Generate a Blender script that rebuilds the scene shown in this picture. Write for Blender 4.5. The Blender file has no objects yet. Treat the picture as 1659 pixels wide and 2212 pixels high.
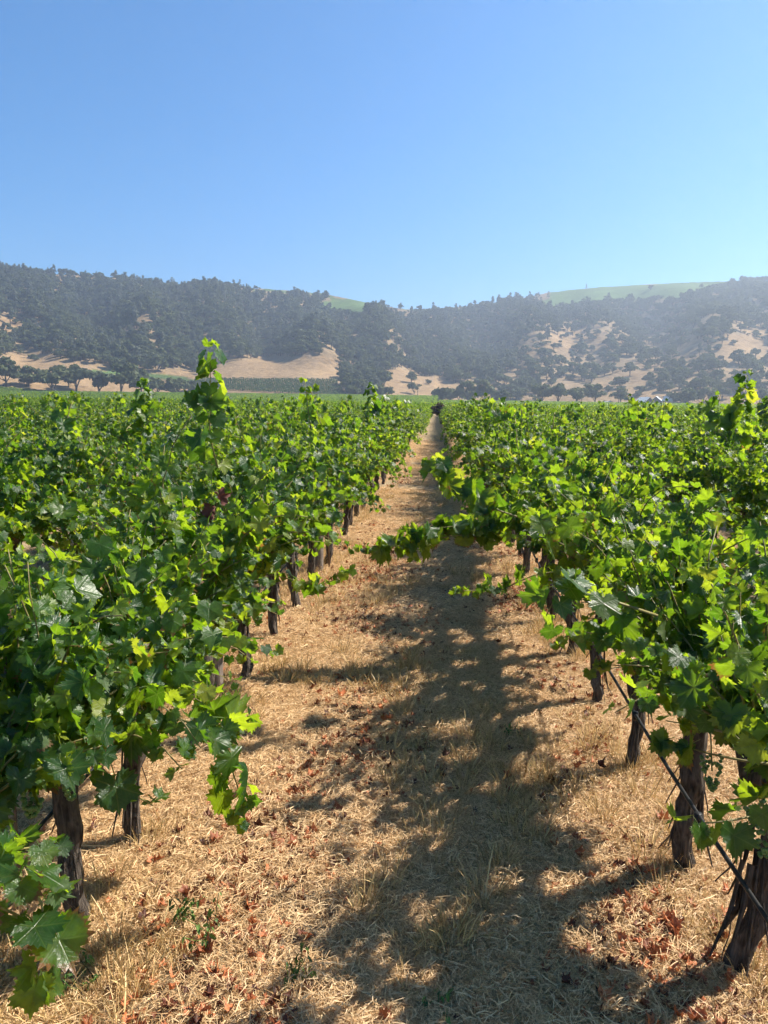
import bpy, math, random
import numpy as np
from mathutils import Vector, Matrix, noise as mnoise

scene = bpy.context.scene
COL = scene.collection
RNG = np.random.default_rng(7)
random.seed(7)

# ------------------------------------------------------------------ camera
H = 1.72                       # eye height; world +Y runs along the vine rows, +X to the right
FPX = 1598.0                   # focal length in pixels of a 1659 x 2212 picture
SLOPE = math.tan(math.radians(0.8))
_vp = np.array([945 - 829.5, 1106 - 870.0, FPX]); D_ = _vp / np.linalg.norm(_vp)
# the camera's up: perpendicular to the row direction, horizon tilted by SLOPE
_upy = 1.0; _upx = SLOPE * _upy
_upz = -(D_[0] * _upx + D_[1] * _upy) / D_[2]
U_ = np.array([_upx, _upy, _upz]); U_ /= np.linalg.norm(U_)
R_ = np.cross(U_, D_)
cam_data = bpy.data.cameras.new("camera")
cam = bpy.data.objects.new("camera", cam_data); COL.objects.link(cam)
cam_data.sensor_fit = 'VERTICAL'; cam_data.sensor_height = 36.0
cam_data.lens = 36.0 * FPX / 2212.0
cam_data.clip_start = 0.05; cam_data.clip_end = 8000
Mx = Matrix(((R_[0], R_[1], -R_[2], 0), (D_[0], D_[1], -D_[2], 0), (U_[0], U_[1], -U_[2], H), (0, 0, 0, 1)))
cam.matrix_world = Mx
scene.camera = cam

def to_px(P):
    """where world points fall in the 1659 x 2212 picture (used to look up land cover when planting)"""
    P = np.atleast_2d(P) - np.array([0, 0, H])
    W = np.stack([R_, D_, U_])            # rows: world axes in camera coords
    v = P @ W
    return 829.5 + v[:, 0] / v[:, 2] * FPX, 1106 - v[:, 1] / v[:, 2] * FPX
def px_dir(x, y):
    v = np.array([x - 829.5, 1106 - y, FPX])
    return np.array([v @ R_, v @ D_, v @ U_])
def at_y(x, y, Y):
    d = px_dir(x, y); t = Y / d[1]
    return np.array([d[0] * t, Y, H + d[2] * t])

# ------------------------------------------------------------------ sky and sun
SUN_AZ, SUN_EL = math.radians(63), math.radians(45.5)     # azimuth from +Y towards +X
world = bpy.data.worlds.new("World"); scene.world = world; world.use_nodes = True
wn = world.node_tree.nodes; wl = world.node_tree.links
sky = wn.new("ShaderNodeTexSky"); sky.sky_type = 'NISHITA'; sky.sun_disc = False
sky.sun_elevation = SUN_EL; sky.sun_rotation = SUN_AZ
sky.altitude = 100; sky.air_density = 1.0; sky.dust_density = 0.0; sky.ozone_density = 10.0
wn["Background"].inputs["Strength"].default_value = 0.08
hs = wn.new("ShaderNodeHueSaturation"); hs.inputs["Saturation"].default_value = 1.14; hs.inputs["Hue"].default_value = 0.494
wl.new(sky.outputs[0], hs.inputs["Color"]); wl.new(hs.outputs[0], wn["Background"].inputs["Color"])
sun_d = bpy.data.lights.new("sun", 'SUN'); sun_d.energy = 5.0; sun_d.angle = math.radians(0.53)
sun_d.color = (1.0, 0.93, 0.82)
sun = bpy.data.objects.new("sun", sun_d); COL.objects.link(sun)
SUNV = Vector((math.sin(SUN_AZ) * math.cos(SUN_EL), math.cos(SUN_AZ) * math.cos(SUN_EL), math.sin(SUN_EL)))
sun.rotation_euler = SUNV.to_track_quat('Z', 'Y').to_euler()
sun.location = (20, 10, 30)
vs = scene.view_settings
vs.view_transform = 'Standard'; vs.look = 'None'; vs.exposure = 1.18; vs.gamma = 1.0; vs.use_curve_mapping = False
scene.render.engine = 'CYCLES'
cy = scene.cycles
cy.use_denoising = True; cy.use_adaptive_sampling = True; cy.adaptive_threshold = 0.03; cy.adaptive_min_samples = 16
cy.max_bounces = 7; cy.diffuse_bounces = 3; cy.glossy_bounces = 2; cy.transmission_bounces = 4
cy.volume_bounces = 0; cy.transparent_max_bounces = 4; cy.sample_clamp_indirect = 6.0
cy.caustics_reflective = False; cy.caustics_refractive = False

# ------------------------------------------------------------------ mesh helpers
def np_mesh(name, V, F, uv=None, attrs=None, smooth=True, mats=(), midx=None):
    """F: (n,3) or (n,4) int array, or a list of such arrays"""
    if not isinstance(F, (list, tuple)): F = [F]
    F = [np.asarray(f, dtype=np.int32) for f in F if len(f)]
    m = bpy.data.meshes.new(name)
    V = np.asarray(V, dtype=np.float32)
    m.vertices.add(len(V)); m.vertices.foreach_set("co", V.ravel())
    loops = np.concatenate([f.ravel() for f in F])
    tot = np.concatenate([np.full(len(f), f.shape[1], dtype=np.int32) for f in F])
    start = np.concatenate([[0], np.cumsum(tot)[:-1]]).astype(np.int32)
    m.loops.add(len(loops)); m.loops.foreach_set("vertex_index", loops)
    m.polygons.add(len(tot)); m.polygons.foreach_set("loop_start", start)
    m.polygons.foreach_set("use_smooth", np.full(len(tot), smooth, dtype=bool))
    if midx is not None: m.polygons.foreach_set("material_index", np.asarray(midx, dtype=np.int32))
    if uv is not None:
        l = m.uv_layers.new(name="UVMap"); l.data.foreach_set("uv", np.asarray(uv, dtype=np.float32)[loops].ravel())
    for k, a in (attrs or {}).items():
        a = np.asarray(a, dtype=np.float32)
        if a.ndim == 2:
            at = m.attributes.new(k, 'FLOAT_COLOR', 'POINT')
            a4 = np.ones((len(a), 4), dtype=np.float32); a4[:, :3] = a; at.data.foreach_set("color", a4.ravel())
        else:
            at = m.attributes.new(k, 'FLOAT', 'POINT'); at.data.foreach_set("value", a)
    for mt in mats: m.materials.append(mt)
    m.update(calc_edges=True)
    return m
class MB:
    """collects geometry for one mesh"""
    def __init__(s): s.V = []; s.F3 = []; s.F4 = []; s.n = 0; s.A = []
    def add(s, V, F, a=0.0):
        V = np.asarray(V, dtype=float); F = np.asarray(F, dtype=int)
        s.V.append(V); (s.F3 if F.shape[1] == 3 else s.F4).append(F + s.n); s.n += len(V)
        s.A.append(np.broadcast_to(np.asarray(a, dtype=float), (len(V),)))
    def box(s, c, d, rz=0.0):
        x, y, z = np.array(d) / 2.0
        v = np.array([[-x,-y,-z],[x,-y,-z],[x,y,-z],[-x,y,-z],[-x,-y,z],[x,-y,z],[x,y,z],[-x,y,z]])
        cs, sn = math.cos(rz), math.sin(rz)
        v = v @ np.array([[cs, sn, 0], [-sn, cs, 0], [0, 0, 1]]) + np.array(c)
        s.add(v, [[0,3,2,1],[4,5,6,7],[0,1,5,4],[1,2,6,5],[2,3,7,6],[3,0,4,7]])
    def tube(s, P, rad, k=6, a=0.0):
        P = np.asarray(P, dtype=float); n = len(P)
        rad = np.broadcast_to(np.asarray(rad, dtype=float), (n,))
        T = np.gradient(P, axis=0); T /= np.linalg.norm(T, axis=1)[:, None] + 1e-9
        ref = np.array([0.31, 0.93, 0.2])
        A = np.cross(T, ref); A /= np.linalg.norm(A, axis=1)[:, None] + 1e-9
        B = np.cross(T, A)
        th = np.arange(k) / k * 2 * math.pi
        ring = (A[:, None] * np.cos(th)[None, :, None] + B[:, None] * np.sin(th)[None, :, None]) * rad[:, None, None] + P[:, None]
        i = np.arange(n - 1)[:, None] * k; j = np.arange(k)[None]
        f = np.stack([i + j, i + (j + 1) % k, i + k + (j + 1) % k, i + k + j], axis=2).reshape(-1, 4)
        s.add(ring.reshape(-1, 3), f, a)
        s.add(np.array([P[0], P[-1]]), np.zeros((0, 3), dtype=int))
        b = s.n - 2; o = b - n * k
        s.F3.append(np.array([[o + (q + 1) % k, o + q, b] for q in range(k)] + [[o + (n-1)*k + q, o + (n-1)*k + (q + 1) % k, b + 1] for q in range(k)]))
    def mesh(s, name, mats, smooth=True, attr=None):
        F = [np.concatenate(x) for x in (s.F3, s.F4) if x and sum(len(y) for y in x)]
        return np_mesh(name, np.concatenate(s.V), F, smooth=smooth, mats=mats, attrs={attr: np.concatenate(s.A)} if attr else None)
def obj(name, mesh, parent=None, loc=(0, 0, 0), rot=None, scale=None):
    o = bpy.data.objects.new(name, mesh); COL.objects.link(o)
    if parent is not None: o.parent = parent
    o.location = loc
    if rot is not None: o.rotation_euler = rot
    if scale is not None: o.scale = scale if hasattr(scale, '__len__') else (scale,) * 3
    return o
def tag(o, label, cat, group=None):
    o["label"] = label; o["category"] = cat
    if group: o["group"] = group
    return o
def structure(o): o["kind"] = "structure"; return o
def stuff(o, label=None, cat=None):
    o["kind"] = "stuff"
    if label: o["label"] = label
    if cat: o["category"] = cat
    return o

# ------------------------------------------------------------------ materials
class NT:
    def __init__(s, name):
        s.m = bpy.data.materials.new(name); s.m.use_nodes = True
        s.t = s.m.node_tree; s.n = s.t.nodes; s.l = s.t.links
        s.b = s.n["Principled BSDF"]; s.out = s.n["Material Output"]
    def new(s, t, **kw):
        n = s.n.new(t)
        for k, v in kw.items(): setattr(n, k, v)
        return n
    def set(s, sock, v):
        if hasattr(v, 'is_output') or isinstance(v, bpy.types.NodeSocket): s.l.new(v, sock)
        elif isinstance(v, (tuple, list)) and len(v) == 3 and sock.type == 'RGBA': sock.default_value = (*v, 1)
        else: sock.default_value = v
    def math(s, op, a, b=None, c=None, clamp=False):
        n = s.new("ShaderNodeMath", operation=op); n.use_clamp = clamp
        s.set(n.inputs[0], a)
        if b is not None: s.set(n.inputs[1], b)
        if c is not None: s.set(n.inputs[2], c)
        return n.outputs[0]
    def mix(s, f, a, b, mode='MIX'):
        n = s.new("ShaderNodeMix", data_type='RGBA', blend_type=mode)
        s.set(n.inputs[0], f); s.set(n.inputs[6], a); s.set(n.inputs[7], b)
        return n.outputs[2]
    def noise(s, vec, scale, detail=4, rough=0.55, dist=0.0):
        n = s.new("ShaderNodeTexNoise"); n.inputs["Scale"].default_value = scale
        n.inputs["Detail"].default_value = detail; n.inputs["Roughness"].default_value = rough; n.inputs["Distortion"].default_value = dist
        if vec is not None: s.l.new(vec, n.inputs["Vector"])
        return n.outputs[0]
    def ramp(s, f, stops, interp='LINEAR'):
        n = s.new("ShaderNodeValToRGB"); n.color_ramp.interpolation = interp
        e = n.color_ramp.elements
        while len(e) > 1: e.remove(e[-1])
        for i, (p, c) in enumerate(stops):
            if i: q = e.new(p)
            else: q = e[0]; q.position = p
            q.color = (*c, 1) if len(c) == 3 else c
        s.set(n.inputs[0], f)
        return n.outputs[0]
    def coords(s, which="Object", scale=None):
        n = s.new("ShaderNodeTexCoord").outputs[which]
        if scale:
            mp = s.new("ShaderNodeMapping"); mp.inputs["Scale"].default_value = scale; s.l.new(n, mp.inputs[0]); n = mp.outputs[0]
        return n
    def bump(s, h, strength=0.5, dist=0.01):
        n = s.new("ShaderNodeBump"); n.inputs["Strength"].default_value = strength; n.inputs["Distance"].default_value = dist
        s.l.new(h, n.inputs["Height"]); s.l.new(n.outputs[0], s.b.inputs["Normal"]); return n.outputs[0]
    def attr(s, name, out="Fac"):
        n = s.new("ShaderNodeAttribute"); n.attribute_name = name; return n.outputs[out]
    def objrand(s): return s.new("ShaderNodeObjectInfo").outputs["Random"]

def simple_mat(name, col, rough=0.7, var=0.25, scale=8.0, bump=0.0, spec=0.3):
    t = NT(name); c = t.coords("Object"); f = t.noise(c, scale, 5)
    lo = tuple(x * (1 - var) for x in col); hi = tuple(min(1, x * (1 + var)) for x in col)
    t.set(t.b.inputs["Base Color"], t.ramp(f, [(0.3, lo), (0.7, hi)]))
    t.b.inputs["Roughness"].default_value = rough; t.b.inputs["Specular IOR Level"].default_value = spec
    if bump: t.bump(t.noise(c, scale * 6, 4), bump, 0.02)
    return t.m

def leaf_material(name, veins=True):
    t = NT(name)
    tint = t.math('FRACT', t.math('ADD', t.attr("tint"), t.math('MULTIPLY', t.objrand(), 3.7)))
    back = t.new("ShaderNodeNewGeometry").outputs["Backfacing"]
    top = t.ramp(tint, [(0.0, (0.016, 0.052, 0.012)), (0.5, (0.026, 0.075, 0.014)), (0.86, (0.050, 0.110, 0.016)), (0.95, (0.13, 0.19, 0.025)), (1.0, (0.24, 0.27, 0.03))])
    under = t.ramp(tint, [(0.0, (0.060, 0.105, 0.035)), (0.9, (0.095, 0.150, 0.050)), (1.0, (0.2, 0.24, 0.06))])
    col = t.mix(back, top, under)
    trans = t.ramp(tint, [(0.0, (0.10, 0.24, 0.006)), (0.35, (0.22, 0.38, 0.008)), (0.80, (0.40, 0.56, 0.012)), (0.96, (0.50, 0.62, 0.02)), (1.0, (0.58, 0.58, 0.03))])
    fine = t.noise(t.coords("UV"), 9.0, 3)
    if veins:
        uv = t.new("ShaderNodeUVMap").outputs[0]
        sep = t.new("ShaderNodeSeparateXYZ"); t.l.new(uv, sep.inputs[0]); X, Y = sep.outputs[0], sep.outputs[1]
        best = None
        for a in (0, 58, -58, 118, -118):
            dx, dy = math.sin(math.radians(a)), math.cos(math.radians(a))
            along = t.math('MULTIPLY_ADD', X, dx, t.math('MULTIPLY', Y, dy))
            perp = t.math('ABSOLUTE', t.math('MULTIPLY_ADD', X, dy, t.math('MULTIPLY', Y, -dx)))
            # side veins: stripes running off the main vein
            m = t.math('ADD', perp, t.math('MULTIPLY', t.math('LESS_THAN', along, 0.0), 1.0))
            best = m if best is None else t.math('MINIMUM', best, m)
        vein = t.math('SUBTRACT', 1.0, t.math('DIVIDE', best, 0.022), clamp=True)
        rad = t.math('SQRT', t.math('MULTIPLY_ADD', X, X, t.math('MULTIPLY', Y, Y)))
        side = t.math('SINE', t.math('MULTIPLY_ADD', rad, 62.0, t.math('MULTIPLY', best, -70.0)))
        side = t.math('MULTIPLY', t.math('SUBTRACT', side, 0.8, clamp=True), 1.6)
        v2 = t.math('MAXIMUM', vein, side, clamp=True)
        col = t.mix(t.math('MULTIPLY', v2, 0.35), col, (0.11, 0.17, 0.035))
        trans = t.mix(t.math('MULTIPLY', v2, 0.45), trans, (0.42, 0.50, 0.10))
        h = t.math('MULTIPLY_ADD', v2, -0.9, t.math('MULTIPLY', fine, 1.3))
        nrm = t.bump(h, 0.35, 0.004)
    else:
        nrm = t.bump(fine, 0.5, 0.008)
    pat = t.ramp(t.noise(t.coords("UV"), 3.2, 3), [(0.32, (0.72,) * 3), (0.68, (1.22,) * 3)])
    col = t.mix(1.0, col, pat, 'MULTIPLY'); trans = t.mix(1.0, trans, pat, 'MULTIPLY')
    ll = t.new("ShaderNodeVectorMath", operation='LENGTH'); t.l.new(t.coords("UV"), ll.inputs[0])
    edge = t.math('MULTIPLY_ADD', t.math('SUBTRACT', fine, 0.5), 0.5, ll.outputs["Value"])
    brown = t.math('MULTIPLY', t.math('MULTIPLY', t.math('SUBTRACT', edge, 0.46, clamp=True), 9.0, clamp=True), t.math('LESS_THAN', t.math('ABSOLUTE', t.math('SUBTRACT', tint, 0.62)), 0.05))
    col = t.mix(brown, col, (0.16, 0.085, 0.03)); trans = t.mix(brown, trans, (0.30, 0.13, 0.03))
    t.set(t.b.inputs["Base Color"], col)
    t.b.inputs["Roughness"].default_value = 0.40; t.b.inputs["Specular IOR Level"].default_value = 0.4
    t.set(t.b.inputs["Roughness"], t.mix(back, (0.34,) * 3, (0.62,) * 3))
    tr = t.new("ShaderNodeBsdfTranslucent"); t.set(tr.inputs["Color"], trans)
    mx = t.new("ShaderNodeMixShader"); mx.inputs[0].default_value = 0.50
    t.l.new(t.b.outputs[0], mx.inputs[1]); t.l.new(tr.outputs[0], mx.inputs[2]); t.l.new(mx.outputs[0], t.out.inputs["Surface"])
    return t.m
M_LEAF = leaf_material("vine_leaf")
M_LEAF_FAR = leaf_material("vine_leaf_far", False)

def bark_material(name, dark, light, zs=2.0):
    t = NT(name); c = t.coords("Object", (30, 30, zs))
    f = t.noise(c, 1.6, 6, 0.65, 0.4); g = t.noise(t.coords("Object"), 22, 5)
    f2 = t.math('MULTIPLY_ADD', g, 0.35, t.math('MULTIPLY', f, 0.75))
    t.set(t.b.inputs["Base Color"], t.ramp(f2, [(0.30, tuple(x * 0.35 for x in dark)), (0.45, dark), (0.70, light), (0.85, tuple(min(1, x * 1.5) for x in light))]))
    t.b.inputs["Roughness"].default_value = 0.9; t.b.inputs["Specular IOR Level"].default_value = 0.15
    t.bump(f, 0.9, 0.02)
    return t.m
M_BARK = bark_material("vine_bark", (0.045, 0.037, 0.031), (0.17, 0.138, 0.112))
M_CANE = simple_mat("vine_cane", (0.20, 0.17, 0.06), 0.6, 0.4, 12)
M_TREEBARK = simple_mat("tree_bark", (0.08, 0.065, 0.05), 0.9, 0.4, 3)
M_POST = bark_material("grey_wood_post", (0.13, 0.105, 0.085), (0.27, 0.225, 0.19), 1.2)
M_HOSE = simple_mat("black_hose", (0.018, 0.018, 0.019), 0.45, 0.2, 30)
M_STEEL = simple_mat("rusty_steel", (0.16, 0.11, 0.07), 0.6, 0.4, 40)

def straw_material(name, a, b, rough=0.55):
    t = NT(name)
    r = t.math('FRACT', t.math('ADD', t.attr("tint"), t.math('MULTIPLY', t.objrand(), 1.0)))
    t.set(t.b.inputs["Base Color"], t.ramp(r, [(0.0, tuple(x * 0.45 for x in a)), (0.25, a), (0.8, b), (1.0, tuple(min(1, x * 1.12) for x in b))]))
    t.b.inputs["Roughness"].default_value = rough; t.b.inputs["Specular IOR Level"].default_value = 0.4
    tr = t.new("ShaderNodeBsdfTranslucent"); t.set(tr.inputs["Color"], t.ramp(r, [(0, a), (1, b)]))
    mx = t.new("ShaderNodeMixShader"); mx.inputs[0].default_value = 0.22
    t.l.new(t.b.outputs[0], mx.inputs[1]); t.l.new(tr.outputs[0], mx.inputs[2]); t.l.new(mx.outputs[0], t.out.inputs["Surface"])
    return t.m
M_STRAW = straw_material("dry_straw", (0.48, 0.285, 0.125), (0.88, 0.635, 0.35))
M_DRYGRASS = straw_material("dry_grass", (0.46, 0.30, 0.12), (0.74, 0.54, 0.25))
M_RED = straw_material("red_fallen_leaf", (0.13, 0.040, 0.020), (0.50, 0.17, 0.065), 0.6)
M_WEED = straw_material("green_weed", (0.05, 0.11, 0.02), (0.12, 0.22, 0.04), 0.5)
M_DEAD = straw_material("withered_leaf", (0.05, 0.035, 0.025), (0.14, 0.09, 0.06), 0.8)
M_BRICKRED = straw_material("dried_red_leaf", (0.10, 0.030, 0.018), (0.17, 0.050, 0.028), 0.7)
def grape_material():
    t = NT("green_grapes"); r = t.objrand()
    t.set(t.b.inputs["Base Color"], t.ramp(t.attr("tint"), [(0, (0.07, 0.15, 0.03)), (1, (0.17, 0.26, 0.06))]))
    t.b.inputs["Roughness"].default_value = 0.35; t.b.inputs["Subsurface Weight"].default_value = 0.0
    return t.m
M_GRAPE = grape_material()

def ground_material():
    t = NT("straw_ground"); c = t.coords("Object")
    big = t.noise(c, 0.9, 4); mid = t.noise(c, 6.0, 5); fine = t.noise(t.coords("Object", (1, 1.0, 1)), 60.0, 6, 0.7)
    st = t.noise(t.coords("Object", (140, 60, 20)), 1.0, 3, 0.6, 1.5)
    f = t.math('ADD', t.math('MULTIPLY', mid, 0.35), t.math('ADD', t.math('MULTIPLY', fine, 0.4), t.math('MULTIPLY', st, 0.25)))
    base = t.ramp(f, [(0.33, (0.085, 0.062, 0.045)), (0.43, (0.19, 0.14, 0.095)), (0.52, (0.38, 0.28, 0.165)), (0.64, (0.55, 0.42, 0.25))])
    base = t.mix(t.ramp(big, [(0.45, (0,) * 3), (0.7, (0.4,) * 3)]), base, (0.34, 0.21, 0.125))
    # beyond the first block of vines: dry tilled soil with green between
    t.set(t.b.inputs["Base Color"], base)
    t.b.inputs["Roughness"].default_value = 0.95; t.b.inputs["Specular IOR Level"].default_value = 0.1
    t.bump(f, 1.0, 0.03)
    return t.m
M_GROUND = ground_material()
def hills_material():
    t = NT("dry_hill_grass"); c = t.coords("Object")
    cov = t.new("ShaderNodeAttribute"); cov.attribute_name = "cover"
    f = t.noise(c, 0.02, 6, 0.6); g = t.noise(c, 0.22, 5, 0.65)
    v = t.ramp(t.math('ADD', t.math('MULTIPLY', f, 0.5), t.math('MULTIPLY', g, 0.5)), [(0.36, (0.48,) * 3), (0.5, (0.95,) * 3), (0.64, (1.3,) * 3)])
    t.set(t.b.inputs["Base Color"], t.mix(1.0, cov.outputs["Color"], v, 'MULTIPLY'))
    t.b.inputs["Roughness"].default_value = 1.0; t.b.inputs["Specular IOR Level"].default_value = 0.05
    t.bump(g, 0.6, 2.0)
    return t.m
M_HILLS = hills_material()
def crown_material(name, a, b):
    t = NT(name)
    r = t.math('ADD', t.math('MULTIPLY', t.objrand(), 0.6), t.math('MULTIPLY', t.attr("tint"), 0.4))
    col = t.ramp(r, [(0.0, a), (1.0, b)])
    t.set(t.b.inputs["Base Color"], col); t.b.inputs["Roughness"].default_value = 0.75; t.b.inputs["Specular IOR Level"].default_value = 0.25
    tr = t.new("ShaderNodeBsdfTranslucent"); t.set(tr.inputs["Color"], col)
    mx = t.new("ShaderNodeMixShader"); mx.inputs[0].default_value = 0.35
    t.l.new(t.b.outputs[0], mx.inputs[1]); t.l.new(tr.outputs[0], mx.inputs[2]); t.l.new(mx.outputs[0], t.out.inputs["Surface"])
    return t.m
M_OAK = crown_material("oak_leaves", (0.060, 0.080, 0.030), (0.135, 0.155, 0.060))
M_PINE = crown_material("grey_pine_needles", (0.085, 0.105, 0.068), (0.170, 0.185, 0.125))
M_HILLVINE = crown_material("hill_vines", (0.045, 0.085, 0.02), (0.08, 0.13, 0.03))

# ------------------------------------------------------------------ land
def sm(x, a, b):
    t = np.clip((x - a) / (b - a), 0, 1); return t * t * (3 - 2 * t)
def wob(x, y, s, seed):
    r = np.random.default_rng(seed); out = 0
    for k in range(6):
        a = r.uniform(0, 6.28); fq = s * r.uniform(0.6, 1.7); ph = r.uniform(0, 6.28)
        out = out + np.sin((x * math.cos(a) + y * math.sin(a)) * fq + ph)
    return out / 6
RIDGE = [(-900,560),(-500,575),(-200,570),(0,582),(100,590),(220,596),(330,612),(400,621),(470,616),(530,620),(620,627),(700,634),(760,647),(830,661),(880,668),(940,666),(1000,662),(1060,657),(1100,650),(1180,632),(1300,618),(1400,614),(1500,609),(1600,606),(1659,606),(1900,590),(2300,600),(2600,620)]
_rd = np.array([px_dir(x, y) for x, y in RIDGE])
R_AZ = np.arctan2(_rd[:, 0], _rd[:, 1]); R_EL = np.arctan2(_rd[:, 2], np.hypot(_rd[:, 0], _rd[:, 1]))
def terrain(x, y):
    x = np.asarray(x, dtype=float); y = np.asarray(y, dtype=float)
    r = np.hypot(x, y); az = np.arctan2(x, y)
    el = np.interp(az, R_AZ, R_EL)
    R = 930 + 120 * np.sin(az * 3.1 + 0.7) + 60 * np.sin(az * 8)
    r0 = 440 + 25 * np.sin(az * 5 + 1.0) + 18 * np.sin(az * 13)
    hr = R * np.tan(el) + H
    tt = (r - r0) / (R - r0)
    rise = np.where(x < 0, 4.2, 1.8) * sm(r, 190, 440) * (0.55 + 0.45 * np.cos(az * 2))
    S = np.where(tt < 0, 0, np.where(tt < 1, np.clip(tt, 0, 1) ** 1.18, 1 - 0.35 * np.clip(tt - 1, 0, 1.2)))
    g = np.clip(tt, 0, 1); env = np.sin(math.pi * g) ** 0.9 * sm(g, 0.05, 0.5)
    rel = env * (11 * np.sin(az * 27 + 2.2 * np.sin(r * 0.006)) + 7 * np.sin(az * 61 + r * 0.009) + 5 * wob(x, y, 0.035, 3))
    return rise + (hr - rise) * S + rel
def ground_z(x, y):
    x = np.asarray(x, dtype=float); y = np.asarray(y, dtype=float)
    r = np.hypot(x, y)
    fade = np.clip(1 - r / 45, 0, 1)
    return fade * (0.018 * wob(x, y, 3.0, 11) + 0.012 * wob(x, y, 9.0, 12)) + 0.03 * np.cos((x + 0.1) / 2.08 * 2 * math.pi) * -1 * np.clip(1 - r / 120, 0, 1) * 0.6
def spaced(lo, hi, fine_lo, fine_hi, step):
    v = list(np.arange(fine_lo, fine_hi + 1e-6, step))
    s = step; p = v[-1]
    while p < hi: s *= 1.18; p += s; v.append(min(p, hi))
    s = step; p = v[0]
    while p > lo: s *= 1.18; p -= s; v.insert(0, max(p, lo))
    return np.array(v)
gx = spaced(-2200, 2200, -3.4, 3.4, 0.055); gy = spaced(-600, 2200, 0.8, 11, 0.06)
GX, GY = np.meshgrid(gx, gy); GZ = ground_z(GX, GY)
ny, nx = GX.shape
I = np.arange(ny - 1)[:, None] * nx + np.arange(nx - 1)[None]
F = np.stack([I, I + 1, I + nx + 1, I + nx], axis=2).reshape(-1, 4)
structure(obj("ground", np_mesh("ground", np.stack([GX, GY, GZ], 2).reshape(-1, 3), F, mats=[M_GROUND])))

# land cover, looked up where the slopes stand in the picture: (polygon, tree density, colour)
def inpoly(px, py, poly):
    ins = np.zeros(len(px), dtype=bool); P = poly; j = len(P) - 1
    for i in range(len(P)):
        xi, yi = P[i]; xj, yj = P[j]
        c = ((yi > py) != (yj > py)) & (px < (xj - xi) * (py - yi) / (yj - yi + 1e-9) + xi)
        ins ^= c; j = i
    return ins
GOLD = np.array([0.295, 0.198, 0.105]); GREENV = np.array([0.10, 0.155, 0.045]); FLOOR = np.array([0.26, 0.185, 0.105])
SLOPE_VINES = [(415,838),(490,820),(600,819),(722,822),(748,858),(500,853)]
COVER = [
  ([(470,800),(500,782),(560,776),(640,770),(735,770),(740,790),(722,820),(600,816),(480,820),(415,838),(405,815)], 0.05, GOLD),
  (SLOPE_VINES, 0.0, GOLD * 0.85),
  ([(835,806),(870,798),(900,812),(960,815),(1000,830),(1050,845),(1110,852),(1110,872),(880,868),(815,858)], 0.05, GOLD),
  ([(-40,776),(60,770),(150,776),(250,788),(240,803),(100,803),(-40,796)], 0.04, GOLD),
  ([(-40,800),(420,800),(420,860),(-40,860)], 0.05, GOLD),
  ([(200,795),(300,800),(420,818),(420,840),(330,820),(200,806)], 0.0, GREENV),
  ([(-20,690),(30,682),(80,690),(70,712),(-20,722)], 0.25, GOLD),
  ([(300,692),(345,668),(350,684),(312,706)], 0.1, GOLD),
  ([(1080,752),(1200,712),(1330,712),(1345,742),(1200,764),(1085,772)], 0.45, GOLD),
  ([(1290,832),(1340,800),(1420,768),(1500,738),(1670,708),(1670,755),(1560,776),(1450,792),(1400,822),(1300,842)], 0.38, GOLD),
  ([(1220,838),(1300,842),(1500,846),(1670,850),(1670,880),(1110,876)], 0.10, GOLD),
  ([(1165,660),(1190,634),(1300,612),(1400,608),(1500,604),(1600,600),(1610,614),(1500,636),(1420,644),(1330,653),(1210,664)], 0.035, GREENV),
  ([(690,664),(715,640),(760,640),(840,660),(815,678),(740,680)], 0.0, GREENV),
  ([(880,668),(1000,661),(1095,652),(1095,656),(1000,666),(880,672)], 0.1, GREENV),
  ([(560,622),(700,634),(760,647),(700,640),(560,630)], 0.1, GREENV * 0.8),
  ([(640,640),(690,644),(700,650),(650,648)], 0.1, GOLD),
]
def cover(P):
    px, py = to_px(P)
    px0, py0 = px, py
    P = np.atleast_2d(P); w1 = wob(P[:, 0], P[:, 1], .05, 61) + .6 * wob(P[:, 0], P[:, 1], .16, 62); w2 = wob(P[:, 0], P[:, 1], .06, 63) + .6 * wob(P[:, 0], P[:, 1], .18, 64)
    px = px + 26 * w1; py = py + 9 * w2
    dens = np.full(len(px), 1.0); col = np.tile(FLOOR, (len(px), 1))
    for poly, d, c in COVER:
        k = inpoly(px, py, poly); dens[k] = d; col[k] = c
    return px0, py0, dens, col
az = np.radians(np.arange(-62, 62.01, 0.22)); rr = np.concatenate([np.arange(185, 430, 8), np.arange(430, 1100, 6.5), np.arange(1100, 1700, 25)])
AZ, RR = np.meshgrid(az, rr)
TX, TY = RR * np.sin(AZ), RR * np.cos(AZ); TZ = terrain(TX, TY)
TZ = TZ - 0.4 * (1 - sm(RR, 185, 205))
P = np.stack([TX, TY, TZ], 2).reshape(-1, 3)
_, _, _, tcol = cover(P)
lowland = (RR.ravel() < 425)
tcol[lowland] = (0.115, 0.125, 0.055)
ny, nx = TX.shape
I = np.arange(ny - 1)[:, None] * nx + np.arange(nx - 1)[None]
F = np.stack([I, I + 1, I + nx + 1, I + nx], axis=2).reshape(-1, 4)
structure(obj("hills", np_mesh("hills", P, F, attrs={"cover": tcol}, mats=[M_HILLS])))
# dirt avenue across the end of the first block
M_DIRT = simple_mat("dirt_avenue", (0.30, 0.215, 0.135), 0.95, 0.25, 0.6, 0.5, 0.1)
AVE0, AVE1 = 101.0, 109.0
avx = np.arange(-140, 140.1, 4)
V = np.array([(x, y + 0.6 * math.sin(x * 0.05), 0.035) for y in (AVE0, AVE1) for x in avx]); n = len(avx)
structure(obj("dirt_track", np_mesh("dirt_track", V, np.array([[i, i + 1, n + i + 1, n + i] for i in range(n - 1)]), mats=[M_DIRT])))

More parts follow.
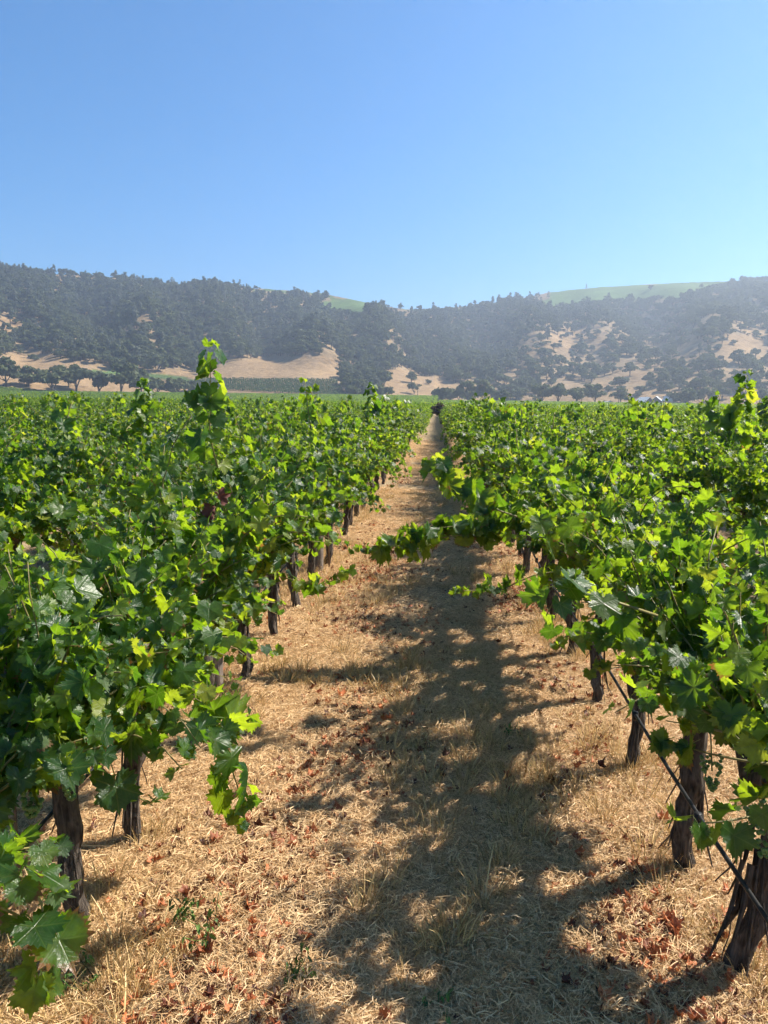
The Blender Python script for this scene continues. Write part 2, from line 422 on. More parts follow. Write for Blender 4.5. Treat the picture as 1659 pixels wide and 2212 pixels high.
# ------------------------------------------------------------------ scatter helper (for uncountable stuff only)
def scatter(name, pts, rot, scl, idx, meshes):
    pc = bpy.data.collections.new(name + "_kinds")
    for i, me in enumerate(meshes):
        pc.objects.link(bpy.data.objects.new("%s_kind_%02d" % (name, i), me))
    m = bpy.data.meshes.new(name); n = len(pts)
    m.vertices.add(n); m.vertices.foreach_set("co", np.asarray(pts, dtype=np.float32).ravel())
    a = m.attributes.new("rot", 'FLOAT_VECTOR', 'POINT'); a.data.foreach_set("vector", np.asarray(rot, dtype=np.float32).ravel())
    a = m.attributes.new("scl", 'FLOAT_VECTOR', 'POINT')
    scl = np.asarray(scl, dtype=np.float32); scl = np.repeat(scl[:, None], 3, 1) if scl.ndim == 1 else scl
    a.data.foreach_set("vector", scl.ravel())
    a = m.attributes.new("idx", 'INT', 'POINT'); a.data.foreach_set("value", np.asarray(idx, dtype=np.int32))
    o = obj(name, m)
    g = bpy.data.node_groups.new(name, 'GeometryNodeTree')
    g.interface.new_socket("Geometry", in_out='INPUT', socket_type='NodeSocketGeometry')
    g.interface.new_socket("Geometry", in_out='OUTPUT', socket_type='NodeSocketGeometry')
    gi = g.nodes.new("NodeGroupInput"); go = g.nodes.new("NodeGroupOutput")
    ip = g.nodes.new("GeometryNodeInstanceOnPoints"); ci = g.nodes.new("GeometryNodeCollectionInfo")
    ci.inputs[0].default_value = pc; ci.inputs["Separate Children"].default_value = True; ci.inputs["Reset Children"].default_value = True
    def na(nm, ty):
        k = g.nodes.new("GeometryNodeInputNamedAttribute"); k.data_type = ty; k.inputs[0].default_value = nm; return k.outputs[0]
    er = g.nodes.new("FunctionNodeEulerToRotation")
    L = g.links.new
    L(gi.outputs[0], ip.inputs["Points"]); L(ci.outputs[0], ip.inputs["Instance"]); ip.inputs["Pick Instance"].default_value = True
    L(na("idx", 'INT'), ip.inputs["Instance Index"]); L(na("rot", 'FLOAT_VECTOR'), er.inputs[0]); L(er.outputs[0], ip.inputs["Rotation"])
    L(na("scl", 'FLOAT_VECTOR'), ip.inputs["Scale"]); L(ip.outputs[0], go.inputs[0])
    md = o.modifiers.new("scatter", 'NODES'); md.node_group = g
    o["kind"] = "stuff"
    return o

# ------------------------------------------------------------------ vine leaf shapes
_LA = np.array([0, 12, 22, 31, 41, 58, 74, 88, 101, 118, 138, 158, 171, 180.0])
_LR = np.array([.67, .60, .54, .475, .55, .625, .55, .48, .52, .55, .48, .40, .25, .09])
def leaf_template(n, seed, teeth=0.085, crumple=1.0, petiole=True):
    r = np.random.default_rng(seed)
    th = np.linspace(-180, 180, n, endpoint=True)
    asym = r.uniform(0.9, 1.1, 2)
    rad = np.interp(np.abs(th), _LA, _LR * r.uniform(0.93, 1.07, len(_LA)))
    rad = rad * np.where(th < 0, asym[0], asym[1])
    tk = np.where(np.arange(n) % 2 == 0, 1 + teeth, 1 - teeth); tk[0] = tk[-1] = 1
    rad = rad * tk * r.uniform(0.96, 1.04, n)
    a = np.radians(th); x, y = rad * np.sin(a), rad * np.cos(a)
    fold = r.uniform(0.05, 0.45) * crumple; cup = r.uniform(-0.35, 0.55) * crumple; tw = r.uniform(-0.35, 0.35) * crumple
    ph = r.uniform(0, 6.28)
    def zf(x, y):
        q = np.hypot(x, y)
        ang = np.degrees(np.arctan2(x, y))
        lob = np.cos(np.radians(ang) * 6.1)
        return fold * np.abs(x) - cup * q * q + tw * x * y + 0.07 * crumple * q * lob + 0.06 * crumple * q * np.sin(3 * np.radians(ang) + ph) - 0.22 * crumple * np.clip(y, 0, 1) ** 2
    z = zf(x, y)
    V = np.concatenate([[[0, 0, 0]], np.stack([x, y, z], 1)]); uv = V[:, :2].copy()
    F = np.array([[0, i + 2, i + 1] for i in range(n - 1)])
    V[:, 1] -= 0.0
    if petiole:
        k = len(V); w = 0.016; L = r.uniform(0.45, 0.7); b = r.uniform(-0.1, 0.1)
        pv = np.array([[-w, 0, 0], [w, 0, 0], [b - w, -L * 0.55, -0.05], [b + w, -L * 0.55, -0.05], [b * 1.5 - w, -L, -0.22], [b * 1.5 + w, -L, -0.22]])
        V = np.concatenate([V, pv]); uv = np.concatenate([uv, np.tile([[0.0, 0.02]], (6, 1))])
        F = np.concatenate([F, [[k, k+1, k+3], [k, k+3, k+2], [k+2, k+3, k+5], [k+2, k+5, k+4]]])
    return V, F, uv
HI = [leaf_template(49, 100 + i, 0.10, (0.7, 1.3, 1.9, 2.5)[i % 4]) for i in range(10)]
MID = [leaf_template(25, 200 + i, 0.09, (0.8, 1.4, 2.2)[i % 3]) for i in range(8)]
LOW = [leaf_template(11, 300 + i, 0.10, 1.2, False) for i in range(5)]
HI_MESH = [np_mesh("vine_leaf", v, f, uv=u, attrs={"tint": np.full(len(v), i * 0.097)}, mats=[M_LEAF]) for i, (v, f, u) in enumerate(HI)]

def frames(tip, nrm):
    """rotation matrices whose columns are x, y=tip, z=normal"""
    t = tip / (np.linalg.norm(tip, axis=1)[:, None] + 1e-9)
    n = nrm - t * np.sum(nrm * t, 1)[:, None]; n /= np.linalg.norm(n, axis=1)[:, None] + 1e-9
    x = np.cross(t, n)
    return np.stack([x, t, n], axis=2)
def join_leaves(name, pos, Rm, size, tmpl, rng, mat, tint=None):
    k = rng.integers(0, len(tmpl), len(pos)); Vs, Fs, Us, Ts = [], [], [], []; off = 0
    tint = rng.random(len(pos)) if tint is None else tint
    for j, (v, f, u) in enumerate(tmpl):
        s = np.where(k == j)[0]
        if not len(s): continue
        W = np.einsum('nij,vj->nvi', Rm[s], v) * size[s][:, None, None] + pos[s][:, None]
        Vs.append(W.reshape(-1, 3)); Us.append(np.tile(u, (len(s), 1))); Ts.append(np.repeat(tint[s], len(v)))
        Fs.append((f[None] + (np.arange(len(s)) * len(v))[:, None, None]).reshape(-1, 3) + off); off += len(s) * len(v)
    return np_mesh(name, np.concatenate(Vs), np.concatenate(Fs), uv=np.concatenate(Us), attrs={"tint": np.concatenate(Ts)}, mats=[mat])

ZC = 0.66      # cordon height
def shoot_leaves(P, rng, size=0.067, out=None, every=1, dens=1.0):
    """leaves along one shoot; returns pos, tip, normal, size"""
    n = len(P); pos, tip, nrm, sz = [], [], [], []
    ph = rng.uniform(0, 6.28)
    for i in range(1, n):
        if rng.random() > dens: continue
        fr = i / (n - 1)
        T = P[i] - P[i - 1]; T = T / (np.linalg.norm(T) + 1e-9)
        a = ph + math.pi * i + rng.normal(0, 0.7)
        d = np.array([math.cos(a), math.sin(a), rng.uniform(-0.3, 0.5)])
        if out is not None: d = d + out * rng.uniform(0.2, 1.1)
        d = d - T * (d @ T) * 0.8; d /= np.linalg.norm(d) + 1e-9
        s = size * float(np.clip(rng.lognormal(0, 0.24), 0.5, 1.5)) * (1.0 if fr < 0.7 else 1.0 - 1.55 * (fr - 0.7))
        p = P[i] + d * s * 0.55
        tp = d * np.array([1, 1, 0.4]) + np.array([0, 0, -rng.uniform(0.3, 2.0)])
        nm = np.array([0, 0, 0.55]) + d * rng.uniform(0.1, 1.1) + rng.normal(0, 0.45, 3) + np.array(SUNV) * 0.2
        pos.append(p); tip.append(tp); nrm.append(nm); sz.append(s)
    return pos, tip, nrm, sz
def grow(rng, p0, d0, L, droop, step=0.043, jit=0.085):
    P = [np.array(p0, dtype=float)]; d = np.array(d0, dtype=float); d /= np.linalg.norm(d)
    for i in range(int(L / step)):
        d = d + np.array([0, 0, -droop * step * (0.5 + 2.5 * i * step)]) + rng.normal(0, jit, 3) * np.array([1, 1, 0.7])
        d /= np.linalg.norm(d); P.append(P[-1] + d * step)
    return np.array(P)
def gen_vine(rng, top=1.5, width=0.38, nsh=32, low=15, size=0.067, lim=None, zmin=0.50, lowlen=1.0):
    canes, out = [], ([], [], [], [])
    rise = top - ZC
    for i in range(nsh + low):
        sgn = 1 if i % 2 else -1
        y0 = (i / nsh * 0.9 - 0.45 if i < nsh else rng.uniform(-0.42, 0.42)) + rng.normal(0, 0.03)
        if i < nsh:
            sp = rng.uniform(0.02, 0.55) * width / 0.42
            if rng.random() < 0.10: sp += 0.35
            L = rise * (rng.uniform(0.95, 1.25) if rng.random() < 0.48 else rng.uniform(0.6, 0.95))
            P = grow(rng, (sgn * 0.02, y0, ZC + 0.02), (sgn * sp, rng.normal(0, 0.2), 1), L, 0.55 + 1.5 * sp / max(rise, .4))
        else:
            P = grow(rng, (sgn * 0.04, y0, ZC + 0.05), (sgn * rng.uniform(0.7, 1.1), rng.normal(0, 0.3), rng.uniform(0.35, 0.9)), rng.uniform(0.24, 0.46) * lowlen * width / 0.38, 2.2)
        if P[:, 2].max() > top + 0.12: P[:, 2] = ZC + (P[:, 2] - ZC) * (top + 0.12 - ZC) / (P[:, 2].max() - ZC)
        P[:, 2] = np.maximum(P[:, 2], zmin + rng.uniform(0, .06))
        if lim is not None: P[:, 0] = np.clip(P[:, 0], lim[0], lim[1])
        canes.append(P)
        for o_, v in zip(out, shoot_leaves(P, rng, size, np.array([sgn * 0.8, 0, 0.1]))): o_.extend(v)
        for o_, v in zip(out, shoot_leaves(P, rng, size * 0.85, np.array([sgn * 0.5, 0, 0.1]), dens=0.85)): o_.extend(v)
    return canes, [np.array(o_) for o_ in out]
def cane_mesh(P, r0=0.0055):
    b = MB(); q = P[::2] if len(P) > 4 else P
    b.tube(q, np.linspace(r0, r0 * 0.35, len(q)), 4); return b

def trunk_mesh(seed, h=ZC + 0.02, r0=0.052):
    r = np.random.default_rng(seed); b = MB(); nr, k = 17, 20
    z = np.linspace(-0.05, h, nr); th = np.arange(k) / k * 2 * math.pi
    ox = np.cumsum(r.normal(0, 0.019, nr)); oy = np.cumsum(r.normal(0, 0.016, nr)); ox -= ox[1]; oy -= oy[1]
    tw = r.uniform(-2.5, 2.5); ph = r.uniform(0, 6.28, 4); lob = r.integers(3, 5)
    base = r0 * (1.0 + 0.10 * np.exp(-(z + 0.05) / 0.05) + 0.35 * np.exp(-(h - z) / 0.06) + 0.10 * np.sin(z * 14 + ph[3]))
    for q in range(5):      # knots and old pruning wounds
        kz, ka, kr = r.uniform(0.05, h), r.uniform(0, 6.28), r.uniform(.18, .5)
        ridge_k = np.exp(-((z[:, None] - kz) / 0.035) ** 2) * np.exp(-(np.angle(np.exp(1j * (th[None] - ka))) / 0.55) ** 2) * kr
        knots = ridge_k if q == 0 else knots + ridge_k
    base = base * (0.80 + 0.20 * sm(z, 0.0, 0.28))
    Rr = base[:, None] * (1 + knots + 0.15 * np.sin(lob * th[None] + tw * z[:, None] * 2 + ph[0]) + 0.09 * np.sin(7 * th[None] + tw * 1.4 * z[:, None] * 2 + ph[1]) + r.normal(0, 0.075, (nr, k)))
    V = np.stack([ox[:, None] + Rr * np.cos(th), oy[:, None] + Rr * np.sin(th), np.repeat(z[:, None], k, 1)], 2).reshape(-1, 3)
    i = np.arange(nr - 1)[:, None] * k; j = np.arange(k)[None]
    b.add(V, np.stack([i + j, i + (j + 1) % k, i + k + (j + 1) % k, i + k + j], axis=2).reshape(-1, 4))
    b.add([[ox[-1], oy[-1], h + 0.02]], np.zeros((0, 3), dtype=int)); c = b.n - 1
    b.F3.append(np.array([[(nr-1)*k + q, (nr-1)*k + (q + 1) % k, c] for q in range(k)]))
    return b.mesh("trunk", [M_BARK])
def strip_mesh(seed):
    """one peeling strip of bark, hanging beside the trunk (trunk axis at the origin)"""
    r = np.random.default_rng(seed); a = r.uniform(0, 6.28); n = 8
    z1 = r.uniform(0.25, 0.62); z0 = z1 - r.uniform(0.18, 0.40); z0 = max(z0, 0.02)
    z = np.linspace(z1, z0, n); fr = np.linspace(0, 1, n); w = r.uniform(0.008, 0.020)
    peel = 0.050 + 0.010 * fr + r.choice([0.0, 0.01, 0.03, 0.075]) * fr ** 2.0 + 0.004 * np.sin(fr * 9)
    aa = a + r.uniform(-0.25, 0.25) * fr
    V = []
    for q in range(n):
        ww = w * (1 - 0.75 * fr[q] ** 2) * r.uniform(0.8, 1.2)
        c, s = math.cos(aa[q]), math.sin(aa[q])
        for sgn, dr in ((-1, 0), (1, 0), (0, 0.005)):
            V.append((c * (peel[q] + dr) - s * ww * sgn, s * (peel[q] + dr) + c * ww * sgn, z[q]))
    F = []
    for q in range(n - 1):
        o = q * 3
        for u, v in ((0, 2), (2, 1), (1, 0)): F.append([o + u, o + v, o + 3 + v, o + 3 + u])
    return np_mesh("bark_strip", np.array(V), np.array(F), mats=[M_BARK])
def cordon_mesh(seed):
    r = np.random.default_rng(seed); b = MB()
    for s in (-1, 1):
        y = np.linspace(0, 0.43, 7); P = np.stack([r.normal(0, 0.008, 7), s * y, ZC + 0.005 + 0.02 * np.sin(y * 9) + r.normal(0, 0.006, 7)], 1); P[0] = (0, 0, ZC - 0.05)
        b.tube(P, np.array([0.04, 0.032, 0.027, 0.026, 0.024, 0.021, 0.016]) * r.uniform(0.9, 1.15, 7), 8)
        for q in range(1, 6): b.tube([P[q], P[q] + [r.normal(0, 0.01), 0.005, 0.04], P[q] + [r.normal(0, 0.015), 0.01, 0.07]], [0.014, 0.012, 0.008], 6)
    return b.mesh("cordon", [M_BARK])
TRUNKS = [trunk_mesh(40 + i) for i in range(6)]
STRIPS = [strip_mesh(60 + i) for i in range(14)]
CORDONS = [cordon_mesh(80 + i) for i in range(4)]
def berry_cluster(seed):
    r = np.random.default_rng(seed); b = MB()
    g = (1 + 5 ** .5) / 2
    iv = np.array([[-1,g,0],[1,g,0],[-1,-g,0],[1,-g,0],[0,-1,g],[0,1,g],[0,-1,-g],[0,1,-g],[g,0,-1],[g,0,1],[-g,0,-1],[-g,0,1]]); iv /= np.linalg.norm(iv[0])
    jf = np.array([[0,11,5],[0,5,1],[0,1,7],[0,7,10],[0,10,11],[1,5,9],[5,11,4],[11,10,2],[10,7,6],[7,1,8],[3,9,4],[3,4,2],[3,2,6],[3,6,8],[3,8,9],[4,9,5],[2,4,11],[6,2,10],[8,6,7],[9,8,1]])
    for i in range(60):
        t = r.random() ** 0.8; rad = 0.036 * (1 - t) ** 0.6 * r.uniform(0.7, 1.0) + 0.004; a = r.uniform(0, 6.28)
        b.add(iv * r.uniform(0.0062, 0.0078) + np.array([rad * math.cos(a), rad * math.sin(a), -0.015 - 0.13 * t]), jf, r.random())
    b.tube([(0, 0, 0.05), (0, 0, 0.0), (0, 0, -0.08)], 0.0025, 4)
    return b.mesh("grape_cluster", [M_GRAPE], attr="tint")
GRAPES = [berry_cluster(90 + i) for i in range(3)]

# ------------------------------------------------------------------ rows of vines
ROW0, ROWD, VSP = 0.95, 2.08, 0.80
def row_x(k): return ROW0 + ROWD * k               # k=0: right of the aisle, k=-1: left of the aisle
near_right = [2.09, 2.59, 3.35, 4.12, 4.92, 5.72]
near_left = [1.36, 2.13, 2.56, 3.44, 4.28, 5.09, 5.88, 6.70]
def row_word(k):
    names = ["first", "second", "third", "fourth", "fifth", "sixth", "seventh", "eighth", "ninth", "tenth", "eleventh", "twelfth", "thirteenth", "fourteenth", "fifteenth", "sixteenth"]
    i = k if k >= 0 else -1 - k
    return names[i] if i < len(names) else "outer"
ORD = "first second third fourth fifth sixth seventh eighth ninth tenth eleventh twelfth thirteenth fourteenth fifteenth sixteenth seventeenth eighteenth nineteenth twentieth".split()
def quat_rows(Rm):
    return [Matrix(r.tolist()).to_quaternion() for r in Rm]
LEAF_LIMIT = 300
def near_vine(x, y, label, seed, group, extra=(), grapes=(), strips=6, rscale=1.0, red=False, gaps=0, **kw):
    rng = np.random.default_rng(seed)
    root = bpy.data.objects.new("grapevine", None); COL.objects.link(root); root.empty_display_size = 0.2
    z = float(ground_z(x, y)); root.location = (x, y, z); tag(root, label, "grapevine", group)
    ra = rng.uniform(0, 6.28)
    tr = obj("trunk", TRUNKS[seed % len(TRUNKS)], root, rot=(rng.normal(0, .03), rng.normal(0, .03), ra), scale=(rscale * .62, rscale * .62, 1))
    for i in range(strips):
        obj("bark_strip", STRIPS[(seed * 5 + i * 3) % len(STRIPS)], tr, rot=(0, 0, rng.uniform(0, 6.28)), scale=(rng.uniform(.9, 1.1),) * 2 + (rng.uniform(.8, 1.05),))
    obj("cordon", CORDONS[seed % len(CORDONS)], root)
    canes, (pos, tip, nrm, sz) = gen_vine(rng, **kw)
    for P, s_ in extra:
        P = np.asarray(P, dtype=float) - np.array([x, y, z])
        q = np.linspace(0, 1, max(4, int(np.sum(np.linalg.norm(np.diff(P, axis=0), axis=1)) / 0.055)))
        c = np.linspace(0, 1, len(P)); P = np.stack([np.interp(q, c, P[:, i]) for i in range(3)], 1)
        canes.append(P)
        for rep in range(4):
            e = shoot_leaves(P, rng, s_, None, dens=0.95 if rep == 0 else 0.5)
            if not e[0]: continue
            pos = np.concatenate([e[0], pos]); tip = np.concatenate([e[1], tip]); nrm = np.concatenate([e[2], nrm]); sz = np.concatenate([e[3], sz])
    for P in canes:
        obj("cane", cane_mesh(P).mesh("cane", [M_CANE]), root)
    if gaps:      # openings between shoots that let sun flecks through
        sv = np.array(SUNV); keep = np.ones(len(pos), dtype=bool)
        for g in range(gaps):
            c = pos[int(rng.integers(0, len(pos)))]; q = pos - c; q = q - np.outer(q @ sv, sv)
            keep &= np.hypot(np.linalg.norm(q, axis=1), 0) > rng.uniform(.045, .085)
        pos, tip, nrm, sz = pos[keep], tip[keep], nrm[keep], sz[keep]
    Rm = frames(tip, nrm)
    n = min(LEAF_LIMIT, len(pos))
    # the leaves that show largest: those toward the aisle and the camera side come first
    score = -np.hypot(pos[:, 0] + x, pos[:, 1] + y) + sz * 2
    score[:0] = 9
    order = np.argsort(-score); a, b = order[:n], order[n:]
    for i, q in zip(a, quat_rows(Rm[a])):
        o = bpy.data.objects.new("leaf", HI_MESH[int(rng.integers(0, 10))]); COL.objects.link(o); o.parent = root
        o.location = pos[i]; o.rotation_mode = 'QUATERNION'; o.rotation_quaternion = q; o.scale = (sz[i],) * 3
    if len(b) > 4:
        stuff(obj("foliage", join_leaves("foliage", pos[b], Rm[b], sz[b], MID, rng, M_LEAF), root))
    for gp in grapes:
        obj("grape_cluster", GRAPES[int(rng.integers(0, 3))], root, loc=(gp[0] - x, gp[1] - y, gp[2] - z), rot=(0.05, 0.1, rng.uniform(0, 6)), scale=rng.uniform(0.95, 1.3))
    return root

def pxs(Y, *pp):
    """polyline through picture points at distances along the row"""
    return [at_y(px, py, yy) for (px, py), yy in zip(pp, np.linspace(Y[0], Y[1], len(pp)))]
ordw = ["nearest", "second", "third", "fourth", "fifth", "sixth", "seventh", "eighth"]
XL, XR = row_x(-1), row_x(0)
GL, GR = "vines of the row left of the straw aisle", "vines of the row right of the straw aisle"
right_cfg = {
  0: dict(top=1.26, width=0.44, nsh=28, low=9, lowlen=.8, rscale=1.1, strips=14, label="vine with thickest shaggy trunk, nearest of the row right of the aisle",
          grapes=[(0.93, 1.93, 0.66), (0.99, 2.2, 0.62), (0.9, 2.3, 0.64)], size=0.067, extra=[(pxs((2.25, 2.15), (1420, 1330), (1300, 1290), (1210, 1270), (1180, 1330)), 0.08)]),
  1: dict(top=1.30, width=0.44, nsh=32, low=9, lowlen=.8, rscale=1.1, strips=16, label="second vine of the row right of the aisle, bark peeling in long strips",
          grapes=[(1.05, 2.75, 0.63)], size=0.067, extra=[(pxs((2.7, 2.5), (1330, 1400), (1240, 1360), (1190, 1390)), 0.08)]),
  2: dict(top=1.42, width=0.37, strips=6, label="third vine of the row right of the aisle, hose crossing its trunk", extra=[(pxs((3.4, 3.3), (1250, 1180), (1200, 1130), (1130, 1120)), 0.08)]),
  3: dict(top=1.50, width=0.37, strips=8, label="fourth vine of the row right of the aisle, trunk bent at its base",
          extra=[(pxs((4.1, 3.9), (1200, 1140), (1090, 1110), (1010, 1060), (960, 1010), (925, 998)), 0.11)]),
  4: dict(top=1.50, width=0.37, strips=5, label="fifth vine right of the aisle, its long shoot reaching across the straw",
          extra=[(pxs((4.9, 4.6), (1180, 1120), (1060, 1150), (960, 1160), (860, 1180), (775, 1186)), 0.11), (pxs((4.85, 4.65), (1170, 1090), (1050, 1130), (950, 1140), (870, 1165)), 0.1), (pxs((4.9, 4.7), (1140, 1090), (1070, 1110), (1030, 1150)), 0.08)]),
  5: dict(top=1.52, width=0.37, strips=4, label="sixth vine of the row right of the aisle"),
}
left_cfg = {
  0: dict(top=0.95, width=0.34, nsh=18, low=14, zmin=0.5, strips=6, label="low vine at the bottom corner, drooping beside the nearest left trunk", size=0.067,
          extra=[(pxs((1.55, 1.6), (-90, 1790), (10, 1850), (90, 1950), (105, 2060), (90, 2140)), 0.095), (pxs((1.5, 1.6), (-100, 1900), (0, 1960), (110, 2010)), 0.09)]),
  1: dict(top=1.24, width=0.42, nsh=34, low=24, zmin=0.54, strips=12, rscale=1.05, label="vine with thick twisted trunk beside a thin stake left of the aisle", size=0.067,
          grapes=[(-1.12, 1.9, 0.72), (-1.05, 2.0, 0.7)],
          extra=[(pxs((2.0, 1.9), (130, 1500), (70, 1350), (10, 1220)), 0.1), (pxs((2.1, 2.2), (100, 1480), (150, 1340), (130, 1260)), 0.1), (pxs((2.1, 2.2), (250, 1560), (400, 1540), (480, 1600), (520, 1720), (515, 1780)), 0.08), (pxs((2.1, 2.2), (200, 1640), (260, 1700), (330, 1740)), 0.08)]),
  2: dict(top=1.26, width=0.42, nsh=34, low=24, zmin=0.54, strips=9, label="second standing vine left of the aisle, just behind the thick twisted trunk", size=0.067,
          extra=[(pxs((2.5, 2.45), (280, 1480), (430, 1490), (500, 1560), (530, 1560)), 0.08), (pxs((2.6, 2.6), (200, 1420), (250, 1340), (240, 1300)), 0.08)]),
  3: dict(top=1.52, width=0.37, nsh=28, low=12, strips=6, label="vine left of the aisle whose tall shoot rises above the hills", size=0.067,
          extra=[(pxs((3.5, 3.5), (470, 1010), (450, 930), (458, 850), (452, 790), (455, 742)), 0.088)]),
  4: dict(top=1.53, width=0.37, nsh=28, low=12, strips=6, label="vine left of the aisle with grapes hanging before a grey post",
          grapes=[(-1.08, 4.0, 0.66), (-1.06, 4.08, 0.60), (-1.0, 4.1, 0.62), (-1.12, 3.9, 0.63)],
          extra=[(pxs((4.4, 4.3), (520, 1230), (600, 1245), (690, 1265), (770, 1235)), 0.08)]),
  5: dict(top=1.52, width=0.37, strips=10, label="vine left of the aisle with ragged bark skirt, sixth in its row"),
  6: dict(top=1.54, width=0.37, strips=5, label="seventh vine of the row left of the aisle, a shoot rising to the hill foot",
          extra=[(pxs((6.3, 6.3), (672, 930), (665, 880), (658, 820)), 0.08)]),
  7: dict(top=1.52, width=0.37, strips=5, label="eighth vine of the row left of the aisle"),
}
sd = 1
for i, c in right_cfg.items(): c = dict(c); near_vine(XR, near_right[i], c.pop("label"), 10 + sd, GR, gaps=7, **{"zmin": 0.74, "low": 10, "lowlen": .85, **c}); sd += 1
for i, c in left_cfg.items(): c = dict(c); near_vine(XL, near_left[i], c.pop("label"), 10 + sd, GL, **{"zmin": 0.63, **c}); sd += 1

# shared shapes for the vines further off
FOL, CANES = [], []
for i in range(14):        # the last six hang lower: rows beside the neighbouring aisles
    rng = np.random.default_rng(500 + i)
    canes, (pos, tip, nrm, sz) = gen_vine(rng, top=1.42 + 0.035 * (i % 8), width=0.38 if i < 8 else 0.5, nsh=30, low=16 if i < 8 else 26, zmin=0.64 if i < 8 else 0.24, lowlen=1.0 if i < 8 else 1.9)
    if i % 3 == 0:
        P = grow(rng, (0, rng.uniform(-.3, .3), 1.3), (rng.normal(0, .1), rng.normal(0, .1), 1), 0.55, 0.2)
        e = shoot_leaves(P, rng, 0.12); pos = np.concatenate([pos, e[0]]); tip = np.concatenate([tip, e[1]]); nrm = np.concatenate([nrm, e[2]]); sz = np.concatenate([sz, e[3]]); canes.append(P)
    FOL.append(join_leaves("foliage", pos, frames(tip, nrm), sz, MID, rng, M_LEAF))
    b = MB()
    for P in canes: b.tube(P[::3] if len(P) > 6 else P, 0.0045, 3)
    CANES.append(b.mesh("canes", [M_CANE]))
# all further vine places
places = []
END = 98.0
for k in range(-36, 37):
    x = row_x(k)
    ys = np.arange(-1.0, END, VSP) + (k * 0.37) % VSP
    if k == 0: ys = np.arange(near_right[-1] + VSP, END, VSP)
    if k == -1: ys = np.arange(near_left[-1] + VSP, END, VSP)
    places += [(k, x + RNG.normal(0, 0.025), y + RNG.normal(0, 0.05)) for y in ys]
PL = np.array([(p[1], p[2]) for p in places]); dist = np.hypot(PL[:, 0], PL[:, 1])
ang = np.degrees(np.arctan2(PL[:, 0], PL[:, 1]))
px, py = to_px(np.column_stack([PL, np.full(len(PL), 1.45)]))
inview = (PL[:, 1] > 0.8) & (px > -60) & (px < 1720)
ok = inview | (dist < 7) | ((PL[:, 1] > 0) & (px > -500) & (px < 2150))
order = np.argsort(np.where(inview, dist, 1e9))
chosen = set(order[:285].tolist())
TRUNK_LOW = TRUNKS
for i in chosen:
    k, x, y = places[i]
    rng = np.random.default_rng(3000 + i)
    side = "right" if k >= 0 else "left"
    nth = (near_right if k == 0 else near_left) if k in (0, -1) else None
    num = (len(nth) + int(round((y - nth[-1]) / VSP))) if nth else 0
    if nth and num <= 20: lab = "%s vine counting from the camera in the row bordering the aisle on the %s" % (ORD[num - 1], side)
    elif nth: lab = "further vine in the row bordering the aisle on the %s, beyond the countable trunks" % side
    else: lab = "green leafy vine in the %s row to the %s of the straw aisle" % (row_word(k), side)
    root = bpy.data.objects.new("grapevine", None); COL.objects.link(root); root.empty_display_size = 0.2
    root.location = (x, y, float(ground_z(x, y))); flip = math.pi * int(rng.integers(0, 2)); root.rotation_euler = (0, 0, flip + rng.normal(0, .08))
    tag(root, lab, "grapevine", "vines of the %s row %s of the aisle" % (row_word(k), side))
    v = int(rng.integers(0, 8)) if k in (0, -1) else int(rng.integers(8, 14)); s = rng.uniform(0.94, 1.05)
    obj("trunk", TRUNKS[int(rng.integers(0, 6))], root, rot=(0, 0, rng.uniform(0, 6.28)), scale=(.68, .68, 1))
    obj("cordon", CORDONS[int(rng.integers(0, 4))], root)
    obj("foliage", FOL[v], root, scale=(1, 1, s))["kind"] = "stuff"
    obj("canes", CANES[v], root, scale=(1, 1, s))["kind"] = "stuff"
    for kk, yy, zt in ((1, 7.7, 2.05), (-1, 12.5, 2.0), (-2, 7.9, 1.9), (2, 12.0, 1.85)):
        if k == kk and abs(y - yy) < VSP / 2:
            a = np.linspace(0, 1, 14)[:, None]; dd = (row_x(kk) - x, yy - y); cz, sz_ = math.cos(-root.rotation_euler[2]), math.sin(-root.rotation_euler[2])
            dd = np.array([dd[0] * cz - dd[1] * sz_, dd[0] * sz_ + dd[1] * cz, 0]); P = dd + np.array([0, 0, 1.3]) * (1 - a) + np.array([0.03, 0.05, zt]) * a
            sh = [shoot_leaves(P, rng, 0.12) for _ in range(3)]; q4 = [np.concatenate([np.array(w_[j]) for w_ in sh]) for j in range(4)]
            obj("tall_shoot", join_leaves("tall_shoot", q4[0], frames(q4[1], q4[2]), q4[3], MID, rng, M_LEAF), root)["kind"] = "stuff"
rest = [i for i in range(len(places)) if ok[i] and i not in chosen]
# merged vine (foliage + cane + trunk) kinds for the mass of far rows
def merged_far(i):
    rng = np.random.default_rng(700 + i)
    _, (pos, tip, nrm, sz) = gen_vine(rng, top=1.43 + 0.04 * (i % 6), width=0.42, nsh=26, low=20, zmin=0.36, lowlen=1.5, size=0.067)
    return join_leaves("far_vine", pos, frames(tip, nrm), sz, LOW if i > 3 else MID, rng, M_LEAF_FAR)
FARK = [merged_far(i) for i in range(8)]
rp = np.array([(places[i][1], places[i][2], 0.0) for i in rest]); rd = np.hypot(rp[:, 0], rp[:, 1])
ridx = np.where(rd < 40, RNG.integers(0, 4, len(rp)), RNG.integers(4, 8, len(rp)))
rrot = np.zeros((len(rp), 3)); rrot[:, 2] = RNG.integers(0, 2, len(rp)) * math.pi + RNG.normal(0, 0.08, len(rp))
o = scatter("vineyard_rows", rp, rrot, np.stack([np.ones(len(rp)), np.ones(len(rp)), RNG.uniform(0.93, 1.06, len(rp))], 1), ridx, FARK)
o["label"] = "far rows of green vines merging into one leafy sheet"; o["category"] = "vines"
